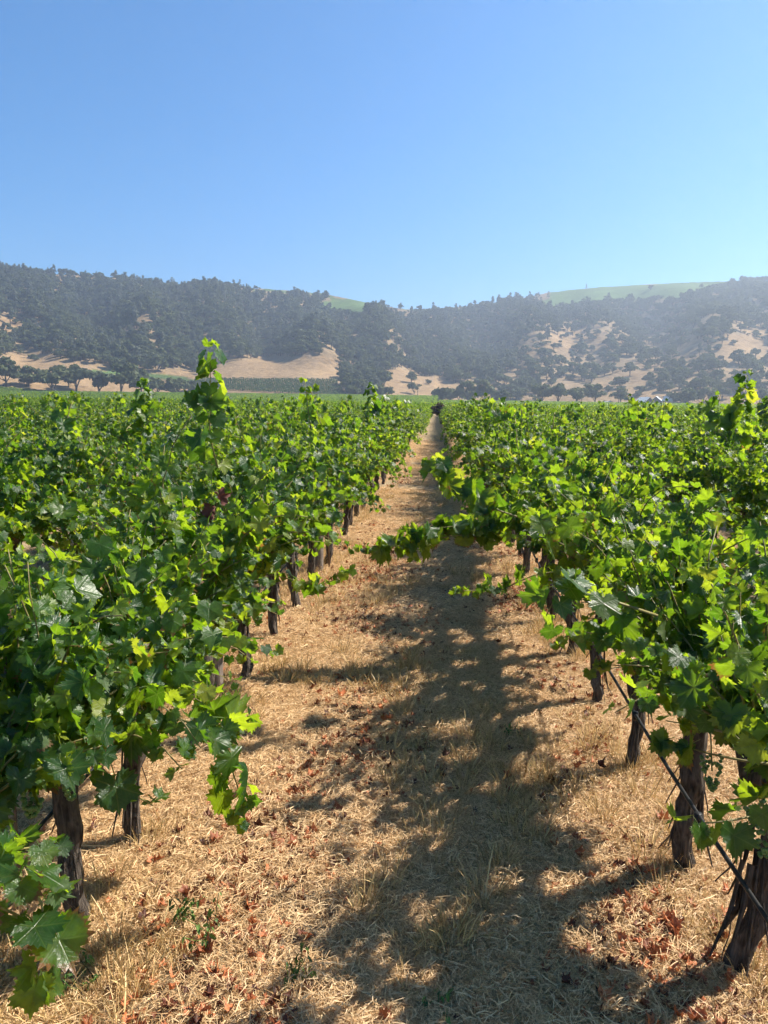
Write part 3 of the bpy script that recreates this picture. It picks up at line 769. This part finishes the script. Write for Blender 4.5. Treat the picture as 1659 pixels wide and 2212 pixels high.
# second block beyond the avenue: row pieces four metres long
def row_piece(i):
    rng = np.random.default_rng(800 + i); n = 330
    pos = np.stack([rng.normal(0, 0.24, n), rng.uniform(-2.05, 2.05, n), 0.6 + 0.95 * rng.random(n) ** 0.8], 1)
    pos[:, 2] += 0.12 * np.sin(pos[:, 1] * 5 + i)
    tip = rng.normal(0, 1, (n, 3)) + [0, 0, -0.5]; nrm = rng.normal(0, 0.6, (n, 3)) + [0, 0, 0.9]
    return join_leaves("far_row", pos, frames(tip, nrm), rng.uniform(0.22, 0.32, n), LOW, rng, M_LEAF_FAR)
RK = [row_piece(i) for i in range(4)]
pts = []
for k in range(-130, 131):
    x = row_x(k) + 0.5
    for y in np.arange(111, 424, 4.0):
        r = math.hypot(x, y)
        if r < 418: pts.append((x, y + (k % 3), 0))
pts = np.array(pts); px, py = to_px(pts); kp = (px > -250) & (px < 1900); pts = pts[kp]
pts[:, 2] = np.maximum(0, terrain(pts[:, 0], pts[:, 1])) * (np.hypot(pts[:, 0], pts[:, 1]) > 195)
rot = np.zeros((len(pts), 3)); rot[:, 2] = RNG.integers(0, 2, len(pts)) * math.pi
o = scatter("distant_vineyard", pts, rot, np.stack([np.ones(len(pts)) * 1.1, np.ones(len(pts)), RNG.uniform(0.85, 1.05, len(pts))], 1), RNG.integers(0, 4, len(pts)), RK)
o["label"] = "pale green vineyard block beyond the dirt track"; o["category"] = "vineyard"

# ------------------------------------------------------------------ hose, stakes, posts, dead vine
def hose(x, z, y0, y1, label):
    r = np.random.default_rng(int(abs(x) * 100)); b = MB(); y = np.arange(y0, y1, 0.4)
    b.tube(np.stack([x + 0.012 * np.sin(y * 1.9) , y, z + 0.02 * np.cos(y * 2 * math.pi / 0.8) * 0.5 + 0.008 * np.sin(y * 0.9)], 1), 0.0068, 8)
    root = obj("drip_hose", b.mesh("drip_hose", [M_HOSE]))
    for q in np.arange(y0 + 0.5, min(y1, 9), 0.8):
        e = MB(); e.tube([(0, 0, 0.012), (0, 0, -0.012), (0, 0, -0.024)], [0.014, 0.013, 0.006], 7)
        obj("emitter", EMIT, root, loc=(x + 0.012 * math.sin(q * 1.9), q, z))
    return tag(root, label, "hose")
e = MB(); e.tube([(0, 0, 0.013), (0, 0, -0.012), (0, 0, -0.026)], [0.014, 0.013, 0.006], 7); EMIT = e.mesh("emitter", [M_HOSE])
hose(XR - 0.062, 0.40, 0.2, 40, "black irrigation hose strung along the trunks right of the aisle")
hose(XL - 0.075, 0.38, 0.2, 40, "black irrigation hose behind the trunks left of the aisle")
def stake(x, y, h, r, label, lean=0.0):
    b = MB(); b.tube([(0, 0, -0.05), (lean * 0.4, 0, h * 0.5), (lean, 0, h)], r, 6)
    root = obj("training_stake", b.mesh("training_stake", [M_STEEL]), loc=(x, y, float(ground_z(x, y))))
    c = MB(); c.tube([(lean * .95 + r * 1.6 * math.cos(a), r * 1.6 * math.sin(a), h * 0.9) for a in np.linspace(0, 6.28, 9)], 0.002, 4)
    obj("tie", c.mesh("tie", [M_HOSE]), root)
    return tag(root, label, "stake")
stake(XL - 0.13, 2.02, 0.95, 0.005, "thin rusty stake beside the nearest trunk left of the aisle")
stake(XL + 0.07, 7.35, 0.9, 0.011, "dark stake leaning beside a post in the left row", -0.06)
def post(x, y, h, r, label):
    rr_ = np.random.default_rng(int(y * 10)); b = MB(); z = np.linspace(-0.1, h, 8)
    b.tube(np.stack([rr_.normal(0, .002, 8), rr_.normal(0, .002, 8), z], 1), r * (1 + rr_.normal(0, .02, 8)), 14)
    root = obj("trellis_post", b.mesh("trellis_post", [M_POST]), loc=(x, y, float(ground_z(x, y))))
    c = MB(); c.box((0, r + 0.004, h * 0.45), (0.018, 0.01, 0.03)); obj("staple", c.mesh("staple", [M_STEEL], smooth=False), root)
    return tag(root, label, "post")
post(XL - 0.11, 4.02, 0.92, 0.042, "weathered grey wooden trellis post behind the hanging grapes")
post(XL - 0.02, 7.18, 1.05, 0.05, "brown wooden trellis post in the left row next to a dark stake")

# ------------------------------------------------------------------ straw, dry grass, fallen leaves, weeds
def straw_patch(i, n=4200, rad=0.42):
    r = np.random.default_rng(900 + i); V, F, T = [], [], []
    for q in range(n):
        a = r.uniform(0, 6.28); d = rad * math.sqrt(r.random()); L = r.uniform(0.014, 0.062) * (2.2 if r.random() < .07 else 1); w = r.uniform(0.0005, 0.0012); h = 0.002 + 0.034 * r.random() ** 1.6
        c = np.array([d * math.cos(a), d * math.sin(a), h]); o = r.uniform(0, 6.28); u = np.array([math.cos(o), math.sin(o), r.normal(0, 0.16)]); s = np.array([-u[1], u[0], r.normal(0, .5)]) * w
        bend = np.array([-u[1], u[0], 0]) * r.normal(0, 0.012) + np.array([0, 0, r.uniform(0, 0.012)])
        b = len(V); A = c - u * L / 2; B = c + bend; C = c + u * L / 2
        V += [A - s, A + s, B - s, B + s, C - s * .6, C + s * .6]; F += [[b, b+1, b+3, b+2], [b+2, b+3, b+5, b+4]]; T += [r.random()] * 6
    V = np.array(V); V[:, 2] = np.maximum(V[:, 2], 0.001)
    return np_mesh("straw_patch", V, np.array(F), attrs={"tint": T}, mats=[M_STRAW])
def tuft(i, n=42, hgt=0.17, mat=None, spread=0.05):
    r = np.random.default_rng(950 + i); V, F, T = [], [], []
    for q in range(n):
        a = r.uniform(0, 6.28); d = spread * math.sqrt(r.random()); p = np.array([d * math.cos(a), d * math.sin(a), -0.005])
        L = hgt * r.uniform(0.45, 1.15); lean = np.array([math.cos(a), math.sin(a), 0]) * r.uniform(0.0, 0.75); w = r.uniform(0.0010, 0.0020); o = r.uniform(0, 6.28); s = np.array([math.cos(o), math.sin(o), 0]) * w
        b = len(V)
        for j, t in enumerate((0, .45, .8, 1.0)):
            c = p + np.array([0, 0, L * t * (1 - .15 * t)]) + lean * L * t ** 1.9
            k = (1, .9, 1.6 if q % 4 == 0 else .7, .25)[j]
            V += [c - s * k, c + s * k]
        F += [[b, b+1, b+3, b+2], [b+2, b+3, b+5, b+4], [b+4, b+5, b+7, b+6]]; T += [r.random()] * 8
    return np_mesh("dry_tuft", np.array(V), np.array(F), attrs={"tint": T}, mats=[mat or M_DRYGRASS])
PATCH = [straw_patch(i) for i in range(6)]; TUFT = [tuft(i, hgt=0.07 + 0.02 * i) for i in range(5)]
def rand_xy(n, x0, x1, y0, y1, p=1.0):
    u = RNG.random(n); return np.stack([RNG.uniform(x0, x1, n), y0 + (y1 - y0) * u ** p], 1)
def on_ground(xy, dz=0.0): return np.column_stack([xy, ground_z(xy[:, 0], xy[:, 1]) + dz])
xy = np.concatenate([rand_xy(190, -1.9, 1.9, 1.3, 5.5), rand_xy(200, -2.0, 2.0, 5.5, 14), rand_xy(110, -2, 2, 14, 32), rand_xy(110, -4.5, 4.5, 1.0, 10)])
keep = wob(xy[:, 0], xy[:, 1], 4.0, 21) > -0.40
xy = xy[keep]
rot = np.zeros((len(xy), 3)); rot[:, 2] = RNG.uniform(0, 6.28, len(xy))
sc = RNG.uniform(0.8, 1.2, len(xy)) * (1 + 0.04 * np.clip(xy[:, 1] - 5, 0, 20))
o = scatter("straw", on_ground(xy), rot, sc, RNG.integers(0, 6, len(xy)), PATCH); o["label"] = "cut dry straw strewn over the aisle"; o["category"] = "straw"
xy = np.concatenate([rand_xy(3600, -2.2, 2.2, 1.3, 14, 1.2), rand_xy(900, -2.5, 2.5, 12, 40)])
w = wob(xy[:, 0], xy[:, 1] * 0.5, 5.0, 31) + 0.35 * (np.abs(np.abs(xy[:, 0] + 0.09) - 1.04) < 0.25) + 0.08 * (np.abs(xy[:, 0]) < 0.25)
xy = xy[w > 0.09]
rot = np.zeros((len(xy), 3)); rot[:, 2] = RNG.uniform(0, 6.28, len(xy)); rot[:, :2] = RNG.normal(0, 0.12, (len(xy), 2))
o = scatter("dry_grass", on_ground(xy), rot, RNG.uniform(0.55, 1.15, len(xy)), RNG.integers(0, 5, len(xy)), TUFT); o["label"] = "standing tufts of golden dry grass in the aisle"; o["category"] = "grass"
# fallen red leaves
FALL = []
for i in range(6):
    v, f, u = leaf_template(25, 1100 + i, 0.12, 4.2, False)
    FALL.append(np_mesh("fallen_leaf", v * [0.8, 1, 0.7] + [0, 0, 0.1], f, uv=u, attrs={"tint": np.full(len(v), RNG.random())}, mats=[M_RED]))
def red_places(n, y0, y1, p):
    c = []
    while len(c) < n:
        x = RNG.choice([RNG.normal(-0.62, 0.22), RNG.normal(0.72, 0.16), RNG.uniform(-1.6, 1.5)], p=[.52, .26, .22]); y = y0 + (y1 - y0) * RNG.random() ** p
        if wob(x, y, 3.2, 41) + 0.25 * RNG.normal() > 0.08: c.append((x, y))
    return np.array(c)
xy = np.concatenate([red_places(4200, 1.5, 9, 1.2), red_places(2600, 6, 34, 1.4)])
rot = np.stack([RNG.normal(0, .45, len(xy)), RNG.normal(0, .45, len(xy)), RNG.uniform(0, 6.28, len(xy))], 1)
o = scatter("leaf_litter", on_ground(xy, 0.030), rot, RNG.uniform(0.012, 0.042, len(xy)), RNG.integers(0, 6, len(xy)), FALL); o["label"] = "scattered crumbs of red fallen vine leaves"; o["category"] = "leaf litter"
big = [(at_y(a, b, 2)) for a, b in ()]
for i, (x, y) in enumerate(red_places(30, 1.9, 5.2, 1.1)):
    o = obj("fallen_leaf", FALL[i % 6], loc=(x, y, float(ground_z(x, y)) + 0.036), rot=(RNG.normal(0, .35), RNG.normal(0, .35), RNG.uniform(0, 6.28)), scale=RNG.uniform(0.04, 0.058))
    tag(o, "large curled red leaf fallen from the vines onto the straw", "leaf", "large red fallen leaves")
# green weeds
def weed(px_, py_, h, label, seed):
    d = px_dir(px_, py_); t = -H / d[2]; x, y = d[0] * t, d[1] * t; r = np.random.default_rng(seed)
    root = bpy.data.objects.new("green_weed", None); COL.objects.link(root); root.location = (x, y, float(ground_z(x, y)) + 0.01); tag(root, label, "weed", "small green weeds in the straw")
    for q in range(5):
        P = grow(r, (r.normal(0, .02), r.normal(0, .02), 0), (r.normal(0, .45), r.normal(0, .45), 1), h * r.uniform(.6, 1.1), 0.6, 0.02, .12)
        b = MB(); b.tube(P, 0.0014, 3); st = obj("stem", b.mesh("stem", [M_WEED]), root)
        e = shoot_leaves(P, r, 0.026); pos, tip, nrm, sz = [np.array(k) for k in e]
        nar = [(v * [0.45, 1.3, 1], f, u) for v, f, u in LOW[:3]]
        stuff(obj("leaves", join_leaves("leaves", pos, frames(tip, nrm), sz, nar, r, M_WEED), st))
weed(400, 2010, 0.17, "thin green weed among red leaves near the nearest left trunk", 1)
weed(455, 2040, 0.15, "bushy green weed right of another weed by red leaves", 2)
weed(930, 2180, 0.10, "small bright weed at the bottom edge in the shaded straw", 3)
weed(640, 2120, 0.10, "faint green weed in shade low in the middle of the aisle", 4)
weed(1100, 1600, 0.13, "dark green weed in the shade right of the aisle's middle", 5)
weed(180, 2150, 0.14, "green weed at the bottom corner under the drooping vine", 6)
weed(1185, 1330, 0.25, "pale green weed under the vines right of the aisle", 7)
# dead vine closing the far end of the aisle
r = np.random.default_rng(77)
root = bpy.data.objects.new("dead_vine", None); COL.objects.link(root); root.location = (0.36, 62.0, 0); root.scale = (1.2, 1.2, 1.02); tag(root, "dark withered vine standing where the aisle ends", "grapevine")
obj("trunk", TRUNKS[0], root, scale=(1.5, 1.5, 1.1))
_, (pos, tip, nrm, sz) = gen_vine(r, top=1.7, width=0.45, nsh=27, low=6, size=0.14)
stuff(obj("withered_foliage", join_leaves("withered_foliage", pos, frames(tip, nrm), sz, LOW, r, M_DEAD), root))
# the brick-red dried leaf hanging in the left row
for i, (a, b, s) in enumerate([((452, 1100), 0.3, 0.075), ((475, 1072), -0.6, 0.07)]):
    p = at_y(a[0], a[1], 3.0)
    o = obj("dried_leaf", np_mesh("dried_leaf", HI[2 + i][0] * [0.75, 1, 1.8], HI[2 + i][1], uv=HI[2 + i][2], attrs={"tint": np.full(len(HI[2 + i][0]), 0.4)}, mats=[M_BRICKRED]), loc=p, rot=(-1.3, b, 0.4 + b), scale=s)
    tag(o, ["lower of two brick red dried leaves caught in the left vines", "upper of two brick red dried leaves caught in the left vines"][i], "leaf", "dried red leaves in the left row")

# ------------------------------------------------------------------ trees of the hills
def tree_kind(seed, kind):
    r = np.random.default_rng(seed); T, C = MB(), []
    if kind == "oak":
        h = 8.5 * r.uniform(.85, 1.15); cw = h * r.uniform(.55, .68); th = h * r.uniform(.12, .2)
        lean = r.normal(0, .06, 2)
        T.tube([(0, 0, -1.0), (lean[0] * h * .2, lean[1] * h * .2, th), (lean[0] * h * .5, lean[1] * h * .5, h * .6)], [.42, .30, .12], 7)
        cl = []
        for q in range(15):
            a = r.uniform(0, 6.28); d = cw * math.sqrt(r.random()) * .74; z = h * (.38 + .50 * r.random() * (1 - (d / cw) ** 2 * .55))
            cl.append((d * math.cos(a), d * math.sin(a), z, h * r.uniform(.13, .23)))
        for q in range(4):
            c = cl[q]; T.tube([(0, 0, th), (c[0] * .5, c[1] * .5, c[2] * .62), c[:3]], [.2, .12, .05], 5)
        nq, fs = 950, .62
    elif kind == "shrub":
        h = 3.6 * r.uniform(.8, 1.2); T.tube([(0, 0, -.6), (0, 0, h * .5)], [.16, .08], 5)
        cl = [(r.normal(0, 1.1), r.normal(0, 1.1), h * r.uniform(.3, .75), h * r.uniform(.2, .33)) for q in range(8)]; nq, fs = 420, .5
    else:
        h = 13.0 * r.uniform(.8, 1.2); T.tube([(0, 0, -1), (r.normal(0, .3), r.normal(0, .3), h * .5), (r.normal(0, .5), r.normal(0, .5), h * .95)], [.34, .22, .05], 6)
        cl = []
        for q in range(17):
            t = r.uniform(.25, 1.0); a = r.uniform(0, 6.28); d = (1.15 - t) * 3.3 * r.uniform(.3, 1.0)
            cl.append((d * math.cos(a), d * math.sin(a), h * t, r.uniform(.9, 1.6)))
        for q in range(5): c = cl[q]; T.tube([(0, 0, c[2] - 1), c[:3]], [.1, .03], 4)
        nq, fs = 620, .52
    cl = np.array(cl); k = r.integers(0, len(cl), nq)
    d = r.normal(0, 1, (nq, 3)); d /= np.linalg.norm(d, axis=1)[:, None]; d[:, 2] = np.where(d[:, 2] < -.35, -d[:, 2] * .6, d[:, 2])
    pos = cl[k, :3] + d * cl[k, 3:4] * (r.random((nq, 1)) ** .35) * [1.18, 1.18, .85]
    tip = r.normal(0, 1, (nq, 3)); nrm = d * 0.8 + r.normal(0, .45, (nq, 3)) + [0, 0, .55]
    q_ = [(np.array([[-.5, -.45, 0], [.55, -.35, .06], [.4, .5, -.05], [-.15, .62, .08], [-.6, .15, 0]]) * r.uniform(.85, 1.15), np.array([[0, 1, 2], [0, 2, 3], [0, 3, 4]]), np.zeros((5, 2)))]
    crown = join_leaves("crown", pos, frames(tip, nrm), r.uniform(.7, 1.3, nq) * fs * 1.5, q_, r, M_OAK if kind != "pine" else M_PINE, tint=r.random(nq))
    return T.mesh("trunk", [M_TREEBARK]), crown
OAKS = [tree_kind(1300 + i, "oak") for i in range(6)]; PINES = [tree_kind(1350 + i, "pine") for i in range(5)]; SHRUBS = [tree_kind(1380 + i, "shrub") for i in range(3)]
KINDS = [("oak_tree", k) for k in OAKS] + [("grey_pine", k) for k in PINES] + [("shrub", k) for k in SHRUBS]
def joined_tree(k):
    tm, cm = k
    def arr(m):
        V = np.empty(len(m.vertices) * 3, dtype=np.float32); m.vertices.foreach_get("co", V); return V.reshape(-1, 3), [tuple(p.vertices) for p in m.polygons]
    V1, F1 = arr(tm); V2, F2 = arr(cm); n = len(V1)
    a = np.empty(len(V2), dtype=np.float32); cm.attributes["tint"].data.foreach_get("value", a)
    F2 = np.array(F2) + n; q = np.array([f for f in F1 if len(f) == 4]); t3 = np.array([f for f in F1 if len(f) == 3])
    return np_mesh("forest_tree", np.concatenate([V1, V2]), [F2, q, t3], attrs={"tint": np.concatenate([np.zeros(n), a])}, mats=[cm.materials[0], M_TREEBARK], midx=np.concatenate([np.zeros(len(F2)), np.ones(len(q) + len(t3))]))
def plant(P, kind, s, label, group, rz):
    name, (tm, cm) = KINDS[kind]
    root = bpy.data.objects.new(name, None); COL.objects.link(root); root.location = P; root.rotation_euler = (0, 0, rz); root.scale = (s, s, s); tag(root, label, "tree" if name != "shrub" else "shrub", group)
    obj("trunk", tm, root); obj("crown", cm, root)
    return root
n = 23000
ra = np.radians(RNG.uniform(-36, 36, n)); rad = np.sqrt(RNG.uniform(430 ** 2, 1130 ** 2, n))
X, Y = rad * np.sin(ra), rad * np.cos(ra); Z = terrain(X, Y); P = np.stack([X, Y, Z], 1)
px, py, dens, _ = cover(P)
# trees cannot stand where only a back slope is seen
el_r = np.interp(ra, R_AZ, R_EL); ridge_r = 930 + 120 * np.sin(ra * 3.1 + .7) + 60 * np.sin(ra * 8)
toe_r = 440 + 25 * np.sin(ra * 5 + 1.0) + 18 * np.sin(ra * 13)
tt = (rad - toe_r) / (ridge_r - toe_r)
clump = wob(X, Y, .045, 51) + .5 * wob(X, Y, .12, 52)
base = 0.75 + .30 * clump
rightside = sm(px, 900, 1250)
base = base - 0.42 * rightside * (1 - .6 * sm(tt, .4, .8)) + 0.20 * (1 - sm(px, 700, 1000))
ridge_bare = (px > 560) & (px < 1600) & (tt > .93)
keep = (RNG.random(n) < base * dens) & (tt > -.02) & (tt < 1.03) & ~(ridge_bare & (RNG.random(n) > .12))
keep &= ~inpoly(px, py, [(430,806),(500,780),(640,770),(732,770),(748,862),(425,862)])
P = P[keep]; px, py, tt, dens = px[keep], py[keep], tt[keep], dens[keep]; m = len(P)
pine = RNG.random(m) < (0.08 + .10 * sm(tt, .35, .8)) * (px < 1300) + .03
kind = np.where(pine, RNG.integers(6, 11, m), np.where(RNG.random(m) < np.where(dens < .5, .6, .22), RNG.integers(11, 14, m), RNG.integers(0, 6, m)))
scl = RNG.uniform(.5, 1.1, m) * np.where(pine, np.where(tt > .9, .9, 1.0), 1.0) * np.where(tt > .93, .75, 1)
rz = RNG.uniform(0, 6.28, m)
vis = (px > 0) & (px < 1659)
lowrank = np.argsort(np.where(vis, tt, 9)); solo = set(lowrank[:150].tolist())
ridge_i = np.where(vis & (tt > .955) & ((px < 560) | (px > 1100)))[0]; solo |= set(ridge_i[:70].tolist())
for i in sorted(solo):
    nm = KINDS[kind[i]][0].replace("_", " "); side = "left" if px[i] < 829 else "right"
    if tt[i] > .9: lab = {"oak tree": "rounded oak", "grey pine": "thin grey pine", "shrub": "low shrub"}[nm] + " on the skyline of the %s ridge" % side
    else: lab = {"oak tree": "dark green oak", "grey pine": "grey green pine", "shrub": "low dark shrub"}[nm] + " at the foot of the wooded slope in the %s half" % side
    plant(P[i] - [0, 0, .2], int(kind[i]), float(scl[i]), lab, lab.split(" ", 1)[1] + "s", float(rz[i]))
rest = np.array([i for i in range(m) if i not in solo])
rot = np.zeros((len(rest), 3)); rot[:, 2] = rz[rest]
o = scatter("forest", P[rest] - [0, 0, .2], rot, scl[rest], kind[rest], [joined_tree(k) for _, k in KINDS]); o["label"] = "hazy oak and pine woods covering the hills"; o["category"] = "woods"
# named trees at the foot of the hills, placed by where they stand on the slope
def on_land(x, y, guess=460.0):
    d = px_dir(x, y); d /= np.hypot(d[0], d[1])
    for r in np.arange(330, 900, 1.0):
        if H + d[2] * r <= float(terrain(d[0] * r, d[1] * r)): return np.array([d[0] * r, d[1] * r, float(terrain(d[0] * r, d[1] * r))])
    r = guess; return np.array([d[0] * r, d[1] * r, float(terrain(d[0] * r, d[1] * r))])
FOOT = [(15,838,1.2,"oak at the edge of the picture in the row before the left meadow"),(62,836,1.15,"oak second from the edge in the row before the left meadow"),
  (115,838,1.35,"broad oak third in the row before the left meadow"),(165,836,1.3,"oak fourth in the row before the left meadow"),(215,838,1.3,"tall oak fifth in the row before the left meadow"),
  (262,838,1.35,"wide oak sixth in the row before the left meadow"),(305,834,1.1,"oak seventh in the row, beside the pale bare gap"),(340,840,1.0,"oak below the small terraced vines on the left slope"),
  (385,842,0.9,"last oak of the left row, next to the striped vineyard"),(895,842,0.75,"small lone oak on the golden slope above the aisle's end"),(955,862,1.0,"dark oak standing right over the end of the aisle"),
  (1010,862,1.15,"oak just right of the one over the aisle's end"),(1045,862,1.2,"broad oak in the clump right of the aisle's end"),(1085,864,0.95,"oak at the right end of the clump by the golden slope"),
  (1170,866,1.2,"oak among the dark trees left of the farm"),(1205,868,1.2,"dense dark oak at the middle of the trees left of the farm"),(1245,869,1.1,"dark oak beside the white shed left of the farm"),
  (1285,870,1.1,"oak between the two white sheds"),(1340,872,0.85,"round dark tree hiding the shed left of the farmhouse"),(1478,874,1.2,"oak right of the farmhouse"),(1520,875,1.1,"second oak right of the farmhouse"),
  (1640,876,1.0,"oak at the picture's edge below the golden slope")]
for i, (x, y, s, lab) in enumerate(FOOT):
    d = px_dir(x, y); d /= np.hypot(d[0], d[1]); r = 426.0 + 10 * math.sin(i * 2.3)
    if i == 9: r = 475
    Q = np.array([d[0] * r, d[1] * r, 0]); Q[2] = float(terrain(Q[0], Q[1])) - .2
    plant(Q, i % 6, s * (1.3 if i < 9 else 1.15), lab, "oaks along the valley edge", i * 1.3)

# vines on the slope at the hill's foot: one piece of striped planting
b = MB(); r = np.random.default_rng(5); pos = []
for j in range(66):
    f = j / 65
    top = on_land(424 + 300 * f, 820 + 2 * f); bot = on_land(418 + 328 * f, 840 + 16 * f)
    L = np.linalg.norm(top - bot); nn = max(6, int(L / 0.9))
    t = np.linspace(0, 1, nn)[:, None]; Q = bot + (top - bot) * t; Q[:, 2] = terrain(Q[:, 0], Q[:, 1]) + .9
    pos.append(np.repeat(Q, 3, 0) + r.normal(0, .25, (nn * 3, 3)))
pos = np.concatenate(pos); nn = len(pos)
q_ = [(np.array([[-.5, -.45, 0], [.55, -.35, .06], [.4, .5, -.05], [-.6, .45, 0]]), np.array([[0, 1, 2], [0, 2, 3]]), np.zeros((4, 2)))]
stuff(obj("slope_vines", join_leaves("slope_vines", pos, frames(r.normal(0, 1, (nn, 3)), r.normal(0, .6, (nn, 3)) + [0, 0, .6]), r.uniform(.5, .85, nn), q_, r, M_HILLVINE)), "striped vine planting on the slope under the golden meadow", "vineyard")

# ------------------------------------------------------------------ farm at the foot of the right hill
M_WHITE = simple_mat("white_paint", (0.72, 0.72, 0.70), .6, .08, 2); M_ROOF = simple_mat("pale_metal_roof", (0.60, 0.63, 0.61), .8, .15, 3, 0, .15)
M_DARKW = simple_mat("dark_wood_wall", (0.06, 0.055, 0.05), .8, .3, 2); M_TAN = simple_mat("tan_wall", (0.45, 0.36, 0.27), .8, .15, 2)
M_GLASS = simple_mat("window_glass", (0.03, 0.035, 0.04), .1, .1, 2, 0, .6); M_POLE = simple_mat("utility_pole_wood", (0.10, 0.075, 0.055), .9, .3, 2)
def gable_house(name, px_, py_, r, w, dep, wh, rh, wall, roof, label, rz, windows=2):
    d = px_dir(px_, py_); d /= np.hypot(d[0], d[1]); x, y = d[0] * r, d[1] * r
    root = bpy.data.objects.new(name, None); COL.objects.link(root); root.location = (x, y, float(terrain(x, y)) - .1); root.rotation_euler = (0, 0, rz); root.scale = (.68,) * 3; tag(root, label, "house" if name == "farmhouse" else "shed")
    b = MB(); b.box((0, 0, wh / 2), (w, dep, wh)); b.add([(-w/2, -dep/2, wh), (w/2, -dep/2, wh), (0, -dep/2, wh + rh), (-w/2, dep/2, wh), (w/2, dep/2, wh), (0, dep/2, wh + rh)], [[0, 1, 2], [4, 3, 5]])
    obj("wall", b.mesh("wall", [wall], smooth=False), root)
    b = MB(); e = .45
    for s in (-1, 1):
        hx = w / 2 + e; z0 = wh - e * rh / (w / 2)
        v = np.array([(s * hx, -dep/2 - e, z0), (s * hx, dep/2 + e, z0), (0, dep/2 + e, wh + rh), (0, -dep/2 - e, wh + rh)])
        b.add(np.concatenate([v + [0, 0, .04], v + [0, 0, .22]]), [[0,1,2,3],[4,5,6,7],[0,1,5,4],[1,2,6,5],[2,3,7,6],[3,0,4,7]])
    rf = obj("roof", b.mesh("roof", [roof], smooth=False), root)
    b = MB(); b.box((w * .2, 0, wh + rh + .3), (.6, .6, 1.4)); obj("chimney", b.mesh("chimney", [M_TAN], smooth=False), rf)
    for q in range(windows):
        b = MB(); b.box((0, 0, 0), (1.1, .08, 1.3)); wn_ = obj("window", b.mesh("window", [M_WHITE], smooth=False), root, loc=(-w / 2 + w * (q + .7) / (windows + .6), -dep / 2 - .03, wh * .55))
        b = MB(); b.box((0, -.03, 0), (.9, .06, 1.1)); obj("pane", b.mesh("pane", [M_GLASS], smooth=False), wn_)
    b = MB(); b.box((w * .38, -dep / 2 - .03, 1.05), (1.0, .08, 2.1)); obj("door", b.mesh("door", [M_DARKW if wall is not M_DARKW else M_TAN], smooth=False), root)
    return root
gable_house("farmhouse", 1392, 871, 432, 8.5, 11, 3.6, 3.2, M_DARKW, M_ROOF, "dark farmhouse with steep pale metal roof at the hill's foot", 0.5)
gable_house("farmhouse", 1418, 871, 438, 8.0, 10, 4.2, 3.4, M_DARKW, M_ROOF, "farmhouse with pale roof in the middle of the farm group", -0.4)
gable_house("farmhouse", 1446, 873, 434, 6.5, 9, 4.2, 3.6, M_TAN, M_ROOF, "tan walled house with pointed white roof right of the other houses", 0.7)
gable_house("shed", 1362, 871, 424, 11, 6, 2.6, .9, M_WHITE, M_TAN, "long low white shed left of the farmhouses", 0.05, 3)
gable_house("shed", 1315, 870, 424, 7, 5, 2.4, .8, M_WHITE, M_ROOF, "small white shed beside a round dark tree", 0.02, 1)
gable_house("shed", 1462, 874, 422, 13, 5, 2.4, .9, M_TAN, M_TAN, "low tan shed before the right farmhouse", 0.0, 3)
def utility_pole(px_, py_, r, h, label):
    d = px_dir(px_, py_); d /= np.hypot(d[0], d[1]); x, y = d[0] * r, d[1] * r
    root = bpy.data.objects.new("utility_pole", None); COL.objects.link(root); root.location = (x, y, float(terrain(x, y)) * (r > 195)); tag(root, label, "pole")
    b = MB(); b.tube([(0, 0, -.5), (0, 0, h * .5), (0, 0, h)], [.17, .15, .12], 8); obj("pole", b.mesh("pole", [M_POLE]), root)
    b = MB(); b.box((0, 0, h - .7), (2.2, .14, .16)); obj("crossarm", b.mesh("crossarm", [M_POLE], smooth=False), root)
    for s in (-.95, -.4, .4, .95):
        b = MB(); b.tube([(s, 0, h - .62), (s, 0, h - .5), (s, 0, h - .42)], [.05, .07, .03], 6); obj("insulator", b.mesh("insulator", [M_GLASS]), root)
utility_pole(902, 865, 405, 8.0, "thin utility pole before the golden slope above the aisle's end")
utility_pole(1102, 868, 405, 9.0, "utility pole left of the dark trees by the farm")
utility_pole(1336, 872, 400, 8.0, "utility pole in front of the round dark farm tree")

# ------------------------------------------------------------------ haze: the air of the valley
b = MB(); b.box((0, 800, 108), (4500, 2900, 224))
hz = obj("haze", b.mesh("haze", [], smooth=False)); hz["kind"] = "stuff"
t = NT("haze_air"); t.n.remove(t.b)
pv = t.new("ShaderNodeVolumePrincipled"); pv.inputs["Color"].default_value = (0.72, 0.84, 1.0, 1); pv.inputs["Density"].default_value = 0.00050; pv.inputs["Anisotropy"].default_value = 0.45
t.l.new(pv.outputs[0], t.out.inputs["Volume"]); hz.data.materials.append(t.m)
pv.inputs["Density Attribute"].default_value = ""; t.m.cycles.homogeneous_volume = True
